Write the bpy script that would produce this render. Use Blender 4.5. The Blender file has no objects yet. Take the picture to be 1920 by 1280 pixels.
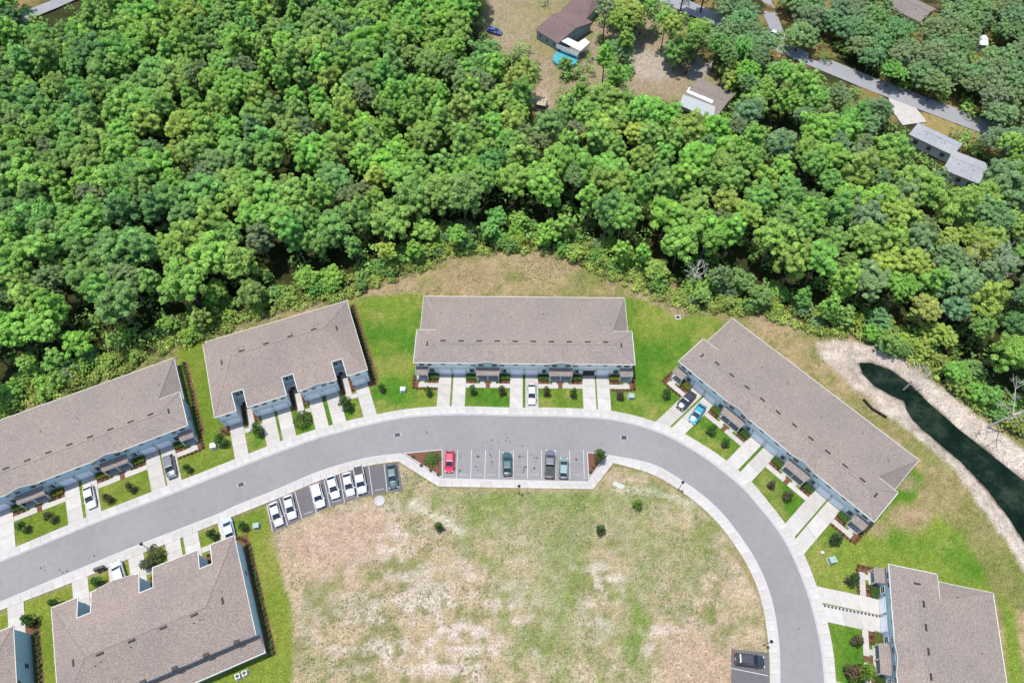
import bpy, math, random
import numpy as np
R = math.radians
random.seed(7); rng = np.random.default_rng(7)
sc = bpy.context.scene
COL = sc.collection

# ------------------------------------------------------------------ camera, sky, sun, exposure
CH = 125.0; PITCH = R(58.16); F = 1280.0
cd = bpy.data.cameras.new('camera'); cam = bpy.data.objects.new('camera', cd); COL.objects.link(cam)
cam.location = (0, 0, CH); cam.rotation_euler = (math.pi/2 - PITCH, 0, 0)
cd.sensor_width = 36; cd.lens = 36*F/1920; cd.clip_end = 6000; cd.clip_start = 1
sc.camera = cam
SUN_EL = R(80); SUN_DIR = (-0.90, 0.44)              # where the sun stands, seen from the ground
w = bpy.data.worlds.new('World'); sc.world = w; w.use_nodes = True
nt = w.node_tree; bg = nt.nodes['Background']
sky = nt.nodes.new('ShaderNodeTexSky'); sky.sky_type = 'NISHITA'; sky.sun_disc = False
sky.sun_elevation = SUN_EL; sky.sun_rotation = math.atan2(SUN_DIR[0], SUN_DIR[1])
nt.links.new(sky.outputs[0], bg.inputs[0]); bg.inputs[1].default_value = 0.15
sl = bpy.data.lights.new('sun', 'SUN'); sl.energy = 3.5; sl.angle = R(0.53); sl.color = (1, 0.965, 0.90)
so = bpy.data.objects.new('sun', sl); COL.objects.link(so)
hx = math.cos(SUN_EL); d = np.array([SUN_DIR[0]*hx, SUN_DIR[1]*hx, math.sin(SUN_EL)]); d /= np.linalg.norm(d)
import mathutils
so.rotation_euler = mathutils.Vector(d).to_track_quat('Z', 'Y').to_euler(); so.location = (0, 60, 200)
sc.view_settings.view_transform = 'Standard'; sc.view_settings.look = 'None'
sc.view_settings.gamma = 1; sc.view_settings.use_curve_mapping = False
sc.view_settings.exposure = 0.74

# ------------------------------------------------------------------ helpers
def P(x, y, z=0.0):
    "point of the place at height z that lies at pixel x, y of the survey photograph"
    a = (x-960)/F; b = -(y-640)/F
    dd = (a, math.cos(PITCH)+b*math.sin(PITCH), -math.sin(PITCH)+b*math.cos(PITCH))
    s = (z-CH)/dd[2]
    return np.array([dd[0]*s, dd[1]*s])
def Q(X, Y, Z):
    Y = np.asarray(Y); Z = np.asarray(Z)-CH
    wd = Y*math.cos(PITCH)-Z*math.sin(PITCH); u = Y*math.sin(PITCH)+Z*math.cos(PITCH)
    return 960+F*np.asarray(X)/wd, 640-F*u/wd
def lin(c):
    c = c/255.0
    return c/12.92 if c < .04045 else ((c+.055)/1.055)**2.4
K = 0.46
def C(r, g, b, k=K): return (lin(r)*k, lin(g)*k, lin(b)*k)
def inpoly(x, y, poly):
    x = np.asarray(x, float); y = np.asarray(y, float); ins = np.zeros(x.shape, bool)
    n = len(poly); j = n-1
    for i in range(n):
        xi, yi = poly[i][:2]; xj, yj = poly[j][:2]
        c = ((yi > y) != (yj > y)) & (x < (xj-xi)*(y-yi)/((yj-yi) or 1e-9)+xi)
        ins ^= c; j = i
    return ins
def edist(x, y, poly, closed=True):
    best = np.full(np.shape(x), 1e9); n = len(poly)
    for i in range(n if closed else n-1):
        ax, ay = poly[i][:2]; bx, by = poly[(i+1) % n][:2]
        dx, dy = bx-ax, by-ay; L = dx*dx+dy*dy or 1e-9
        t = np.clip(((x-ax)*dx+(y-ay)*dy)/L, 0, 1)
        best = np.minimum(best, np.hypot(x-ax-t*dx, y-ay-t*dy))
    return best
def sdist(x, y, poly):
    dd = edist(x, y, poly); return np.where(inpoly(x, y, poly), dd, -dd)
def vnoise(x, y, s, seed=0):
    g = np.random.default_rng(seed).random((257, 257))
    fx = x/s; fy = y/s; ix = np.floor(fx).astype(int); iy = np.floor(fy).astype(int)
    tx = fx-ix; ty = fy-iy; tx = tx*tx*(3-2*tx); ty = ty*ty*(3-2*ty)
    a = g[ix % 256, iy % 256]; b = g[(ix+1) % 256, iy % 256]; c = g[ix % 256, (iy+1) % 256]; e = g[(ix+1) % 256, (iy+1) % 256]
    return (a*(1-tx)+b*tx)*(1-ty)+(c*(1-tx)+e*tx)*ty
def fbm(x, y, s, seed=0, o=4):
    v = 0; a = .5; t = 0
    for i in range(o): v = v+a*vnoise(x+17.3*i, y-9.1*i, s, seed+i); t += a; a *= .55; s *= .5
    return v/t
def sm(a, b, x): t = np.clip((x-a)/(b-a), 0, 1); return t*t*(3-2*t)

def tag(o, label=None, cat=None, group=None, kind=None):
    if label: o['label'] = label
    if cat: o['category'] = cat
    if group: o['group'] = group
    if kind: o['kind'] = kind
    return o
def empty(name, loc=(0, 0, 0), rz=0, **k):
    o = bpy.data.objects.new(name, None); COL.objects.link(o); o.empty_display_size = .3
    o.location = loc; o.rotation_euler = (0, 0, rz); return tag(o, **k)
def inst(name, me, parent=None, loc=(0, 0, 0), rz=0, sc3=None, **k):
    o = bpy.data.objects.new(name, me); COL.objects.link(o); o.parent = parent
    o.location = loc; o.rotation_euler = (0, 0, rz)
    if sc3: o.scale = sc3
    return tag(o, **k)
def copy_tree(o, parent=None):
    c = o.copy(); COL.objects.link(c); c.parent = parent
    for ch in list(o.children): copy_tree(ch, c)
    return c
class MB:
    def __init__(s): s.v = []; s.f = []; s.m = []
    def poly(s, pts, mi=0):
        n = len(s.v); s.v += [tuple(p) for p in pts]; s.f.append(tuple(range(n, n+len(pts)))); s.m.append(mi); return s
    def box(s, x0, x1, y0, y1, z0, z1, mi=0, top=None):
        n = len(s.v); t = top or (x0, x1, y0, y1)
        s.v += [(x0, y0, z0), (x1, y0, z0), (x1, y1, z0), (x0, y1, z0), (t[0], t[2], z1), (t[1], t[2], z1), (t[1], t[3], z1), (t[0], t[3], z1)]
        for q in ((0, 3, 2, 1), (4, 5, 6, 7), (0, 1, 5, 4), (1, 2, 6, 5), (2, 3, 7, 6), (3, 0, 4, 7)):
            s.f.append(tuple(n+i for i in q)); s.m.append(mi)
        return s
    def prism(s, pts, z0, z1, mi=0):
        "vertical prism on a plan outline; z0/z1 numbers"
        a = sum(pts[i][0]*pts[(i+1) % len(pts)][1]-pts[(i+1) % len(pts)][0]*pts[i][1] for i in range(len(pts)))
        if a < 0: pts = pts[::-1]
        n = len(s.v); k = len(pts)
        s.v += [(p[0], p[1], z0) for p in pts]+[(p[0], p[1], z1) for p in pts]
        s.f.append(tuple(n+k+i for i in range(k))); s.m.append(mi)
        s.f.append(tuple(n+i for i in reversed(range(k)))); s.m.append(mi)
        for i in range(k): s.f.append((n+i, n+(i+1) % k, n+k+(i+1) % k, n+k+i)); s.m.append(mi)
        return s
    def slab(s, pts, t, mi=0):
        "3-D flat polygon given thickness t downwards"
        n = len(s.v); k = len(pts)
        s.v += [tuple(p) for p in pts]+[(p[0], p[1], p[2]-t) for p in pts]
        s.f.append(tuple(n+i for i in range(k))); s.m.append(mi)
        s.f.append(tuple(n+k+i for i in reversed(range(k)))); s.m.append(mi)
        for i in range(k): s.f.append((n+(i+1) % k, n+i, n+k+i, n+k+(i+1) % k)); s.m.append(mi)
        return s
    def tube(s, a, b, r0, r1=None, n=6, mi=0):
        r1 = r0 if r1 is None else r1
        a = mathutils.Vector(a); b = mathutils.Vector(b); q = (b-a).to_track_quat('Z', 'Y'); k = len(s.v)
        for c, r in ((a, r0), (b, r1)):
            for i in range(n):
                t = 2*math.pi*i/n; s.v.append(tuple(c+q @ mathutils.Vector((math.cos(t)*r, math.sin(t)*r, 0))))
        for i in range(n): s.f.append((k+i, k+(i+1) % n, k+n+(i+1) % n, k+n+i)); s.m.append(mi)
        s.f.append(tuple(k+n+i for i in range(n))); s.m.append(mi)
        s.f.append(tuple(k+i for i in reversed(range(n)))); s.m.append(mi)
        return s
    def mesh(s, name, mats, smooth=False):
        me = bpy.data.meshes.new(name); me.from_pydata(s.v, [], s.f)
        for m in (mats if isinstance(mats, (list, tuple)) else [mats]): me.materials.append(m)
        if any(s.m): me.polygons.foreach_set('material_index', s.m)
        if smooth: me.polygons.foreach_set('use_smooth', [True]*len(me.polygons))
        me.update(); return me
    def build(s, name, mats, parent=None, smooth=False, **k):
        return inst(name, s.mesh(name, mats, smooth), parent, **k)

# ------------------------------------------------------------------ materials
def newmat(name):
    m = bpy.data.materials.new(name); m.use_nodes = True; n = m.node_tree.nodes; l = m.node_tree.links
    return m, n, l, n['Principled BSDF']
def mat(name, col, rough=.8, var=0, scale=1.0, bump=0, bscale=None, metal=0, coat=0, spec=.3, col2=None, coords='Object', detail=5):
    m, n, l, b = newmat(name)
    b.inputs['Base Color'].default_value = (*col, 1); b.inputs['Roughness'].default_value = rough
    b.inputs['Metallic'].default_value = metal; b.inputs['Coat Weight'].default_value = coat
    b.inputs['Specular IOR Level'].default_value = spec
    if var or bump or col2:
        tc = n.new('ShaderNodeTexCoord'); no = n.new('ShaderNodeTexNoise'); no.inputs['Scale'].default_value = scale
        no.inputs['Detail'].default_value = detail; no.inputs['Roughness'].default_value = .65; l.new(tc.outputs[coords], no.inputs['Vector'])
        cr = n.new('ShaderNodeValToRGB'); c2 = col2 or tuple(c*(1+var) for c in col); c1 = tuple(c*(1-var) for c in col)
        cr.color_ramp.elements[0].position = .3; cr.color_ramp.elements[1].position = .7
        cr.color_ramp.elements[0].color = (*c1, 1); cr.color_ramp.elements[1].color = (*c2, 1)
        l.new(no.outputs[0], cr.inputs[0]); l.new(cr.outputs[0], b.inputs['Base Color'])
        if bump:
            n2 = n.new('ShaderNodeTexNoise'); n2.inputs['Scale'].default_value = bscale or scale*4; n2.inputs['Detail'].default_value = 3
            l.new(tc.outputs[coords], n2.inputs['Vector']); bp = n.new('ShaderNodeBump'); bp.inputs['Strength'].default_value = bump
            bp.inputs['Distance'].default_value = .1; l.new(n2.outputs[0], bp.inputs['Height']); l.new(bp.outputs[0], b.inputs['Normal'])
    return m
def stretchnoise(n, l, scale, vec, rot=0, detail=4):
    tc = n.new('ShaderNodeTexCoord'); mp = n.new('ShaderNodeMapping'); mp.inputs['Scale'].default_value = vec; mp.inputs['Rotation'].default_value = (0, 0, rot)
    no = n.new('ShaderNodeTexNoise'); no.inputs['Scale'].default_value = scale; no.inputs['Detail'].default_value = detail
    no.inputs['Roughness'].default_value = .7
    l.new(tc.outputs['Object'], mp.inputs[0]); l.new(mp.outputs[0], no.inputs['Vector']); return no
def mixrgb(n, l, a, b, fac, mode='MULTIPLY'):
    x = n.new('ShaderNodeMix'); x.data_type = 'RGBA'; x.blend_type = mode
    if isinstance(fac, float): x.inputs[0].default_value = fac
    else: l.new(fac, x.inputs[0])
    for i, s in ((6, a), (7, b)):
        if isinstance(s, tuple): x.inputs[i].default_value = (*s, 1)
        else: l.new(s, x.inputs[i])
    return x.outputs[2]
def ramp(n, l, src, stops):
    cr = n.new('ShaderNodeValToRGB'); e = cr.color_ramp.elements
    while len(e) < len(stops): e.new(.5)
    for i, (p, c) in enumerate(stops):
        e[i].position = p; e[i].color = (*(c if isinstance(c, tuple) else (c, c, c)), 1)
    l.new(src, cr.inputs[0]); return cr.outputs[0]
def shingle(name, col):
    m, n, l, b = newmat(name)
    a = stretchnoise(n, l, 1.0, (3.2, 6.5, 6.5), 0, 2); c = stretchnoise(n, l, .10, (1, 1, 1)); e = stretchnoise(n, l, 2.2, (1, 2.2, 1), .0, 3)
    base = ramp(n, l, a.outputs[0], [(.36, tuple(k*.78 for k in col)), (.5, col), (.64, tuple(k*1.26 for k in col))])
    v = ramp(n, l, c.outputs[0], [(.3, (.88, .90, .92)), (.7, (1.10, 1.06, 1.02))])
    x = mixrgb(n, l, base, v, 1.0); x = mixrgb(n, l, x, ramp(n, l, e.outputs[0], [(.38, .90), (.62, 1.10)]), 1.0)
    l.new(x, b.inputs['Base Color']); b.inputs['Roughness'].default_value = .95; b.inputs['Specular IOR Level'].default_value = .15
    bp = n.new('ShaderNodeBump'); bp.inputs['Strength'].default_value = .5; bp.inputs['Distance'].default_value = .04
    l.new(a.outputs[0], bp.inputs['Height']); l.new(bp.outputs[0], b.inputs['Normal']); return m
def siding(name, col):
    m, n, l, b = newmat(name)
    tc = n.new('ShaderNodeTexCoord'); wv = n.new('ShaderNodeTexWave'); wv.bands_direction = 'Z'; wv.wave_profile = 'SAW'; wv.inputs['Scale'].default_value = 1.6
    l.new(tc.outputs['Object'], wv.inputs['Vector'])
    no = stretchnoise(n, l, 1.5, (1, 1, .3))
    x = mixrgb(n, l, ramp(n, l, no.outputs[0], [(.3, tuple(c*.9 for c in col)), (.7, tuple(c*1.08 for c in col))]), ramp(n, l, wv.outputs[0], [(0, .82), (.25, 1.0)]), 1.0)
    l.new(x, b.inputs['Base Color']); b.inputs['Roughness'].default_value = .7
    bp = n.new('ShaderNodeBump'); bp.inputs['Strength'].default_value = .5; bp.inputs['Distance'].default_value = .05
    l.new(wv.outputs[0], bp.inputs['Height']); l.new(bp.outputs[0], b.inputs['Normal']); return m
def leafmat(name):
    m, n, l, b = newmat(name)
    oi = n.new('ShaderNodeObjectInfo'); at = n.new('ShaderNodeAttribute'); at.attribute_name = 'tint'
    x = mixrgb(n, l, oi.outputs['Color'], at.outputs['Color'], 1.0)
    l.new(x, b.inputs['Base Color']); b.inputs['Roughness'].default_value = .55; b.inputs['Specular IOR Level'].default_value = .25
    tr = n.new('ShaderNodeBsdfTranslucent'); l.new(mixrgb(n, l, x, (.80, 1.0, .55), 1.0), tr.inputs[0])
    ms = n.new('ShaderNodeMixShader'); ms.inputs[0].default_value = .42
    l.new(b.outputs[0], ms.inputs[1]); l.new(tr.outputs[0], ms.inputs[2]); l.new(ms.outputs[0], n['Material Output'].inputs[0]); return m

M = {}
M['conc'] = mat('concrete', C(231, 225, 218), .9, var=.11, scale=.7, bump=.15, bscale=20, coords='Object')
M['kerb'] = mat('kerb concrete', C(226, 222, 220), .9, var=.08, scale=.6)
M['paint'] = mat('white road paint', C(235, 236, 236), .7, var=.10, scale=3)
M['mulch'] = mat('red mulch', C(160, 108, 84), .95, col2=C(122, 84, 66), scale=3, bump=.8, bscale=12)
M['roof'] = shingle('grey brown shingles', C(176, 163, 155))
M['roof_b'] = shingle('warm grey shingles', C(178, 163, 154))
M['trim'] = mat('white trim', (.50, .50, .45), .6)
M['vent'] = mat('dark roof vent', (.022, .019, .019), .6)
M['glass'] = mat('window glass', (.03, .045, .06), .08, spec=.6)
M['garage'] = mat('pale garage door', (.72, .76, .80), .5, var=.04, scale=2)
M['door'] = mat('dark front door', (.03, .05, .07), .4)
M['dark'] = mat('dark interior', (.03, .03, .035), .9)
M['leaf'] = leafmat('foliage'); M['bark'] = mat('bark', (.13, .105, .085), .9, var=.3, scale=4, bump=.5)
M['deadwood'] = mat('bleached dead wood', (.42, .39, .36), .9, var=.2, scale=4)
M['black'] = mat('black metal', (.015, .015, .017), .5)
M['tyre'] = mat('tyre rubber', (.02, .02, .02), .8); M['rim'] = mat('wheel rim', (.45, .46, .48), .3, metal=.8)
M['cglass'] = mat('car glass', (.012, .018, .024), .05, spec=.7)
M['lamp_r'] = mat('tail light red', (.4, .01, .01), .2); M['lamp_w'] = mat('headlight clear', (.7, .72, .75), .15)
M['boxg'] = mat('utility green', (.22, .30, .26), .6); M['boxw'] = mat('utility pale', (.45, .48, .44), .6)

nn_ = M['conc'].node_tree.nodes; ll_ = M['conc'].node_tree.links; bb_ = nn_['Principled BSDF']; oi_ = nn_.new('ShaderNodeObjectInfo')
src_ = bb_.inputs['Base Color'].links[0].from_socket
ll_.new(mixrgb(nn_, ll_, src_, ramp(nn_, ll_, oi_.outputs['Random'], [(0, (.90, .90, .89)), (1, (1.05, 1.05, 1.05))]), 1.0), bb_.inputs['Base Color'])
# asphalt with faded blotches, grain and tyre-polished streaks
def asphalt(name, col):
    m, n, l, b = newmat(name)
    a = stretchnoise(n, l, .06, (1, 1, 1)); c = stretchnoise(n, l, .9, (1, 1, 1), 0, 6); g = stretchnoise(n, l, 9, (1, 1, 1), 0, 3)
    x = ramp(n, l, a.outputs[0], [(.3, tuple(k*.9 for k in col)), (.7, tuple(k*1.08 for k in col))])
    x = mixrgb(n, l, x, ramp(n, l, c.outputs[0], [(.25, .88), (.5, 1.0), (.75, 1.07)]), 1.0)
    x = mixrgb(n, l, x, ramp(n, l, g.outputs[0], [(.3, .86), (.7, 1.12)]), 1.0)
    l.new(x, b.inputs['Base Color']); b.inputs['Roughness'].default_value = .9; return m
M['asphalt'] = asphalt("aged asphalt", C(169, 166, 165)); M['asphalt_d'] = asphalt('newer asphalt', C(128, 122, 126)); M['asphalt_far'] = asphalt('old street asphalt', C(180, 180, 184))

# ------------------------------------------------------------------ road and pavement lines (pixels of the survey, ground level)
SP = [((-120, 1192), (-120, 1176)), ((0, 1144), (0, 1127)), ((140, 1090), (137, 1070)), ((250, 1044), (250, 1024)), ((325, 1014), (325, 995)), ((412, 979), (410, 962)),
      ((442, 966), (442, 947)), ((522, 934), (520, 916)), ((602, 900), (600, 882)), ((687, 874), (685, 858)), ((747, 865), (752, 849)), ((822, 912), (827, 896)),
      ((1112, 917), (1102, 902)), ((1150, 868), (1141, 852)), ((1212, 885), (1220, 868)), ((1256, 907), (1268, 893)), ((1300, 938), (1316, 926)), ((1335, 969), (1353, 960)), ((1364, 1003), (1383, 997)),
      ((1401, 1060), (1420, 1054)), ((1427, 1125), (1447, 1122)), ((1440, 1204), (1461, 1204)), ((1443, 1290), (1463, 1290)), ((1436, 1450), (1458, 1450))]
NP_ = [((-120, 1078), (-120, 1098)), ((0, 1037), (0, 1054)), ((125, 985), (127, 1002)), ((186, 960), (192, 976)), ((336, 902), (342, 919)), ((465, 851), (471, 868)), ((532, 825), (537, 843)),
       ((592, 805), (597, 822)), ((640, 792), (644, 809)), ((682, 782), (686, 798)), ((755, 768), (757, 784)), ((822, 762), (822, 779)), ((890, 762), (890, 778)), ((955, 764), (955, 780)), ((1030, 764), (1030, 781)), ((1089, 766), (1088, 783)),
       ((1145, 770), (1142, 787)), ((1194, 780), (1188, 796)), ((1227, 790), (1218, 805)), ((1260, 802), (1249, 817)), ((1290, 817), (1276, 831)), ((1325, 838), (1311, 852)), ((1360, 862), (1345, 876)), ((1407, 901), (1391, 914)),
       ((1440, 940), (1423, 950)), ((1466, 973), (1449, 982)), ((1487, 1002), (1469, 1011)), ((1508, 1040), (1488, 1048)), ((1532, 1101), (1511, 1105)), ((1552, 1169), (1530, 1172)), ((1566, 1260), (1544, 1262)), ((1572, 1450), (1550, 1450))]
# a denser, rounded version of both bands
def dense(pairs, corners=()):
    A = np.array([[*P(*a), *P(*b)] for a, b in pairs]); out = []
    for i in range(len(A)-1):
        p0 = A[max(i-1, 0)] if i not in corners else A[i]; p1 = A[i]; p2 = A[i+1]; p3 = A[min(i+2, len(A)-1)] if (i+1) not in corners else A[i+1]
        n = max(1, round(np.linalg.norm(p2[2:]-p1[2:])/1.75))
        for k in range(n):
            t = k/n; out.append(.5*((2*p1)+(-p0+p2)*t+(2*p0-5*p1+4*p2-p3)*t*t+(-p0+3*p1-3*p2+p3)*t**3))
    out.append(A[-1]); return np.array(out)
SD = dense(SP, (10, 11, 12, 13)); ND = dense(NP_)
def pav(name, D):
    root = empty(name, (0, 0, 0), kind='structure')
    kb = MB()
    for i in range(len(D)-1):
        o0, r0, o1, r1 = D[i][:2], D[i][2:], D[i+1][:2], D[i+1][2:]
        k0 = r0+(o0-r0)*.24; k1 = r1+(o1-r1)*.24; g = .012
        L = max(np.linalg.norm(r1-r0), .1); e = g/L
        a, b, c, dd = o0+(o1-o0)*e, o1-(o1-o0)*e, k1-(k1-k0)*e, k0+(k1-k0)*e
        m = (a+b+c+dd)/4
        mb = MB().prism([tuple(q-m) for q in (a, b, c, dd)], 0, .115+random.uniform(-.003, .003))
        mb.build('slab', M['conc'], root, loc=(m[0], m[1], 0))
        kb.slab([(*k0, .13), (*k1, .13), (*(r1+(k1-r1)*.35), .13), (*(r0+(k0-r0)*.35), .13)], .13)
        kb.slab([(*(r0+(k0-r0)*.33), .05), (*(r1+(k1-r1)*.33), .05), (*r1, .035), (*r0, .035)], .05)
    kb.build('kerb', M['kerb'], root)
pav('sidewalk', ND); pav('sidewalk', SD)
road = [tuple(p[2:]) for p in ND]+[tuple(p[2:]) for p in SD[::-1]]
MB().poly([(*p, .012) for p in reversed(road)]).build('road', M['asphalt'], kind='structure')
NO = [tuple(p[:2]) for p in ND]; SO = [tuple(p[:2]) for p in SD]
def raycast(o, dd, line):
    best = None
    for i in range(len(line)-1):
        a = np.array(line[i]); e = np.array(line[i+1])-a; den = dd[0]*e[1]-dd[1]*e[0]
        if abs(den) < 1e-9: continue
        t = ((a-o)[0]*e[1]-(a-o)[1]*e[0])/den; s = ((a-o)[0]*dd[1]-(a-o)[1]*dd[0])/den
        if t > 0 and -.001 <= s <= 1.001 and (best is None or t < best): best = t
    return best if best and best < 14 else 8.0

# ------------------------------------------------------------------ ground with lawns, dry field, soil, sand, pond bed
POND = [P(*p, -1.3) for p in [(1612, 680), (1632, 680), (1668, 692), (1705, 718), (1745, 758), (1800, 806), (1860, 853), (1925, 905), (2080, 1040), (2080, 1220), (1925, 1018), (1890, 966), (1850, 912), (1800, 862), (1752, 822), (1712, 786), (1700, 766), (1696, 750), (1672, 740), (1640, 722), (1618, 700)]]
SAND = [P(*p) for p in [(1532, 642), (1560, 634), (1612, 640), (1680, 668), (1735, 705), (1800, 755), (1860, 800), (1930, 850), (2100, 1000), (2100, 1300), (1960, 1120), (1925, 1072), (1880, 1010), (1838, 945), (1790, 885), (1740, 832), (1690, 796), (1650, 770), (1605, 728), (1560, 690), (1535, 660)]]
def WP(*pts): return [tuple(P(*p)) for p in pts]
EDGE = [(-400, 900), (-150, 830), (0, 788), (60, 752), (130, 732), (230, 694), (320, 654), (390, 628), (470, 592), (560, 574), (640, 558), (700, 536), (770, 512), (850, 474), (930, 470), (1010, 468), (1062, 478), (1120, 508), (1165, 525), (1215, 550), (1270, 570), (1330, 580), (1400, 585), (1470, 600), (1540, 622), (1620, 638), (1690, 668), (1740, 700), (1800, 748), (1870, 792), (1930, 835), (2150, 1000)]
FOREST = [tuple(P(*p)) for p in EDGE]+[(420, 60), (420, 420), (-420, 420), (-420, 60)]
LAWNS = [WP((-300, 1150), (-300, 1000), (0, 880), (330, 730), (335, 672), (326, 655), (398, 628), (420, 700), (480, 850)),
         WP((400, 780), (655, 562), (700, 552), (788, 548), (850, 600), (830, 790), (465, 870)),
         WP((770, 700), (1100, 640), (1176, 556), (1215, 562), (1262, 590), (1345, 596), (1380, 640), (1250, 740), (1235, 795), (1089, 780), (820, 780)),
         WP((1225, 795), (1270, 680), (1640, 990), (1600, 1010), (1508, 1045)),
         WP((1505, 1035), (1600, 985), (1650, 930), (1712, 868), (1735, 890), (1715, 940), (1690, 965), (1640, 985), (1700, 985), (1760, 965), (1800, 1000), (1840, 1060), (1865, 1110), (1600, 1300), (1572, 1300)),
         WP((-300, 1290), (0, 1150), (440, 972), (500, 948), (515, 1010), (540, 1080), (556, 1300), (530, 1500), (-300, 1500)),
         WP((1876, 1105), (1905, 1150), (1925, 1300), (1890, 1300)),
         WP((1440, 1040), (1442, 1042), (1441, 1043))]
FIELD = WP((500, 950), (747, 868), (822, 915), (1112, 920), (1150, 872), (1212, 888), (1300, 940), (1364, 1005), (1427, 1125), (1440, 1204), (1443, 1500), (540, 1500), (548, 1150), (520, 1040))
SOIL = [(WP((515, 1015), (560, 990), (640, 955), (700, 945), (730, 985), (700, 1040), (650, 1085), (560, 1070)), 1.0), (WP((1235, 1195), (1300, 1180), (1370, 1210), (1372, 1300), (1230, 1300)), .9)]
YARD = WP((905, -80), (1230, -80), (1290, 40), (1330, 120), (1380, 200), (1330, 240), (1250, 235), (1180, 170), (1150, 165), (1080, 200), (1000, 215), (1000, 120), (925, 95))
def axis(a, b, st, far):
    c = list(np.arange(a, b+.01, st)); g = st; lo = [a]; hi = [c[-1]]
    while hi[-1] < far: g *= 1.45; hi.append(hi[-1]+g)
    g = st
    while lo[-1] > -far: g *= 1.45; lo.append(lo[-1]-g)
    return np.array(lo[1:][::-1]+c+hi[1:])
gx = axis(-120, 120, .55, 2500)
ya = list(np.arange(2, 112, .55)); ya += list(np.arange(ya[-1]+.8, 225, 1.1))
gy = [2]; g = .55
while gy[-1] > -400: g *= 1.5; gy.append(gy[-1]-g)
gy = gy[1:][::-1]+ya; g = 1.1
while gy[-1] < 3500: g *= 1.5; gy.append(gy[-1]+g)
gy = np.array(gy)
X, Y = np.meshgrid(gx, gy); nx, ny = len(gx), len(gy)
wob = (fbm(X, Y, 6, 3)-.5)*5
wob2 = (fbm(X, Y, 2.2, 33, 2)-.5)*1.6
col = np.zeros(X.shape+(3,)); cls = np.zeros(X.shape, int)
def put(wgt, c, ci=None, hard=.5):
    global col, cls
    col = col*(1-wgt[..., None])+np.asarray(c)*wgt[..., None]
    if ci is not None: cls = np.where(wgt > hard, ci, cls)
def shade(c1, c2, t): return np.array(c1)*(1-t[..., None])+np.array(c2)*t[..., None]
n5 = fbm(X, Y, 5, 11); n12 = fbm(X, Y, 14, 12); n2 = fbm(X, Y, 1.8, 13, 3); n1 = rng.random(X.shape); n30 = fbm(X, Y, 30, 15)
# rough verge (default): tan, straw and olive
rough = shade(C(150, 146, 90), C(196, 172, 132), sm(.36, .68, n5*.6+n2*.4)); gr = sm(.5, .68, n12*.6+n2*.4)
rough = rough*(1-gr[..., None]*.7)+np.array(C(124, 140, 62))*gr[..., None]*.7
col[:] = rough; cls[:] = 1
sf = sdist(X, Y, FOREST)
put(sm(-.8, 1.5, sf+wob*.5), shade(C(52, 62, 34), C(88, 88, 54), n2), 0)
# far beyond the wood: mixed green
yd = sdist(X, Y, YARD)
put(sm(-1, 1.5, yd+wob*.4), shade(C(178, 160, 132), C(166, 156, 112), sm(.4, .6, n12)), 1)
for c, rr, cc in (((1225, 122), 7, C(205, 190, 175)), ((1012, 185), 4, C(200, 178, 150)), ((950, 40), 9, C(176, 164, 128))):
    p = P(*c); put(sm(rr+2, rr-2, np.hypot(X-p[0], Y-p[1])+wob)*.8, cc, 1)
litter = sm(.42, .55, fbm(X, Y, 9, 41)) * sm(-3, 3, sdist(X, Y, WP((1330, 130), (1290, 20), (1230, -100), (2300, -100), (2300, 330), (1800, 330), (1640, 240))))
put(litter*.9, shade(C(176, 134, 96), C(150, 150, 90), n5), 1)
for pl in [WP((1700, 215), (1745, 205), (1850, 250), (1800, 282), (1740, 245)), WP((1810, 140), (1850, 30), (1880, 50), (1850, 130)), WP((1600, 0), (1720, 0), (1740, 60)), WP((0, 0), (60, 0), (50, 40), (0, 30))]:
    put(sm(-1, 1, sdist(X, Y, pl)+wob*.3), shade(C(168, 158, 92), C(190, 160, 116), n5), 1)
# lawns
for i, pl in enumerate(LAWNS):
    t = sm(.36, .66, n5*.45+n12*.55); lc = shade(C(92, 140, 46), C(140, 160, 66), t)
    y = sm(.5, .66, fbm(X, Y, 6, 50+i)*.7+n2*.3); lc = lc*(1-y[..., None]*.6)+np.array(C(170, 166, 92))*y[..., None]*.6
    st_ = np.sign(np.sin(X*2.3+Y*.2)); lc = lc*(1+.035*st_*np.where(fbm(X, Y, 20, 61) > .45, 1, .3))[..., None]
    if i in (0, 5): lc = lc*.5+np.array(C(146, 154, 64))*.5
    put(sm(-.5, .6, sdist(X, Y, pl)+wob*.22*(1 if i in (2, 4, 5) else .3)), lc, 2)
# field: pale straw with green streaks
fs = sdist(X, Y, FIELD)
ff = shade(C(204, 182, 148), C(152, 150, 98), sm(.42, .66, n5*.5+n2*.5))
rowsn = fbm(X*.35, Y*1.6, 2.4, 88, 3)
grn = sm(.50, .64, fbm(X, Y*.6, 10, 21)*.7+n2*.3)
px, py = Q(X, Y, 0*X)
gb = np.exp(-((px-1045)/70)**2-((py-1090)/170)**2)+np.exp(-((px-1195)/32)**2-((py-1150)/150)**2)+.8*np.exp(-((px-900)/60)**2-((py-980)/60)**2)+.7*np.exp(-((px-1000)/320)**2-((py-935)/16)**2)+.6*np.exp(-((px-1180)/120)**2-((py-960)/50)**2)
grn = np.clip(grn*.45+gb*.75*(.55+.9*n5), 0, 1)
ff = ff*(1-grn[..., None])+shade(C(128, 150, 78), C(146, 160, 88), n5)*grn[..., None]
pale = np.exp(-((px-830)/170)**2-((py-1190)/90)**2)+np.exp(-((px-1130)/35)**2-((py-1110)/60)**2)+np.exp(-((px-1240)/40)**2-((py-1200)/60)**2)+.7*np.exp(-((px-700)/90)**2-((py-1010)/60)**2)
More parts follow.
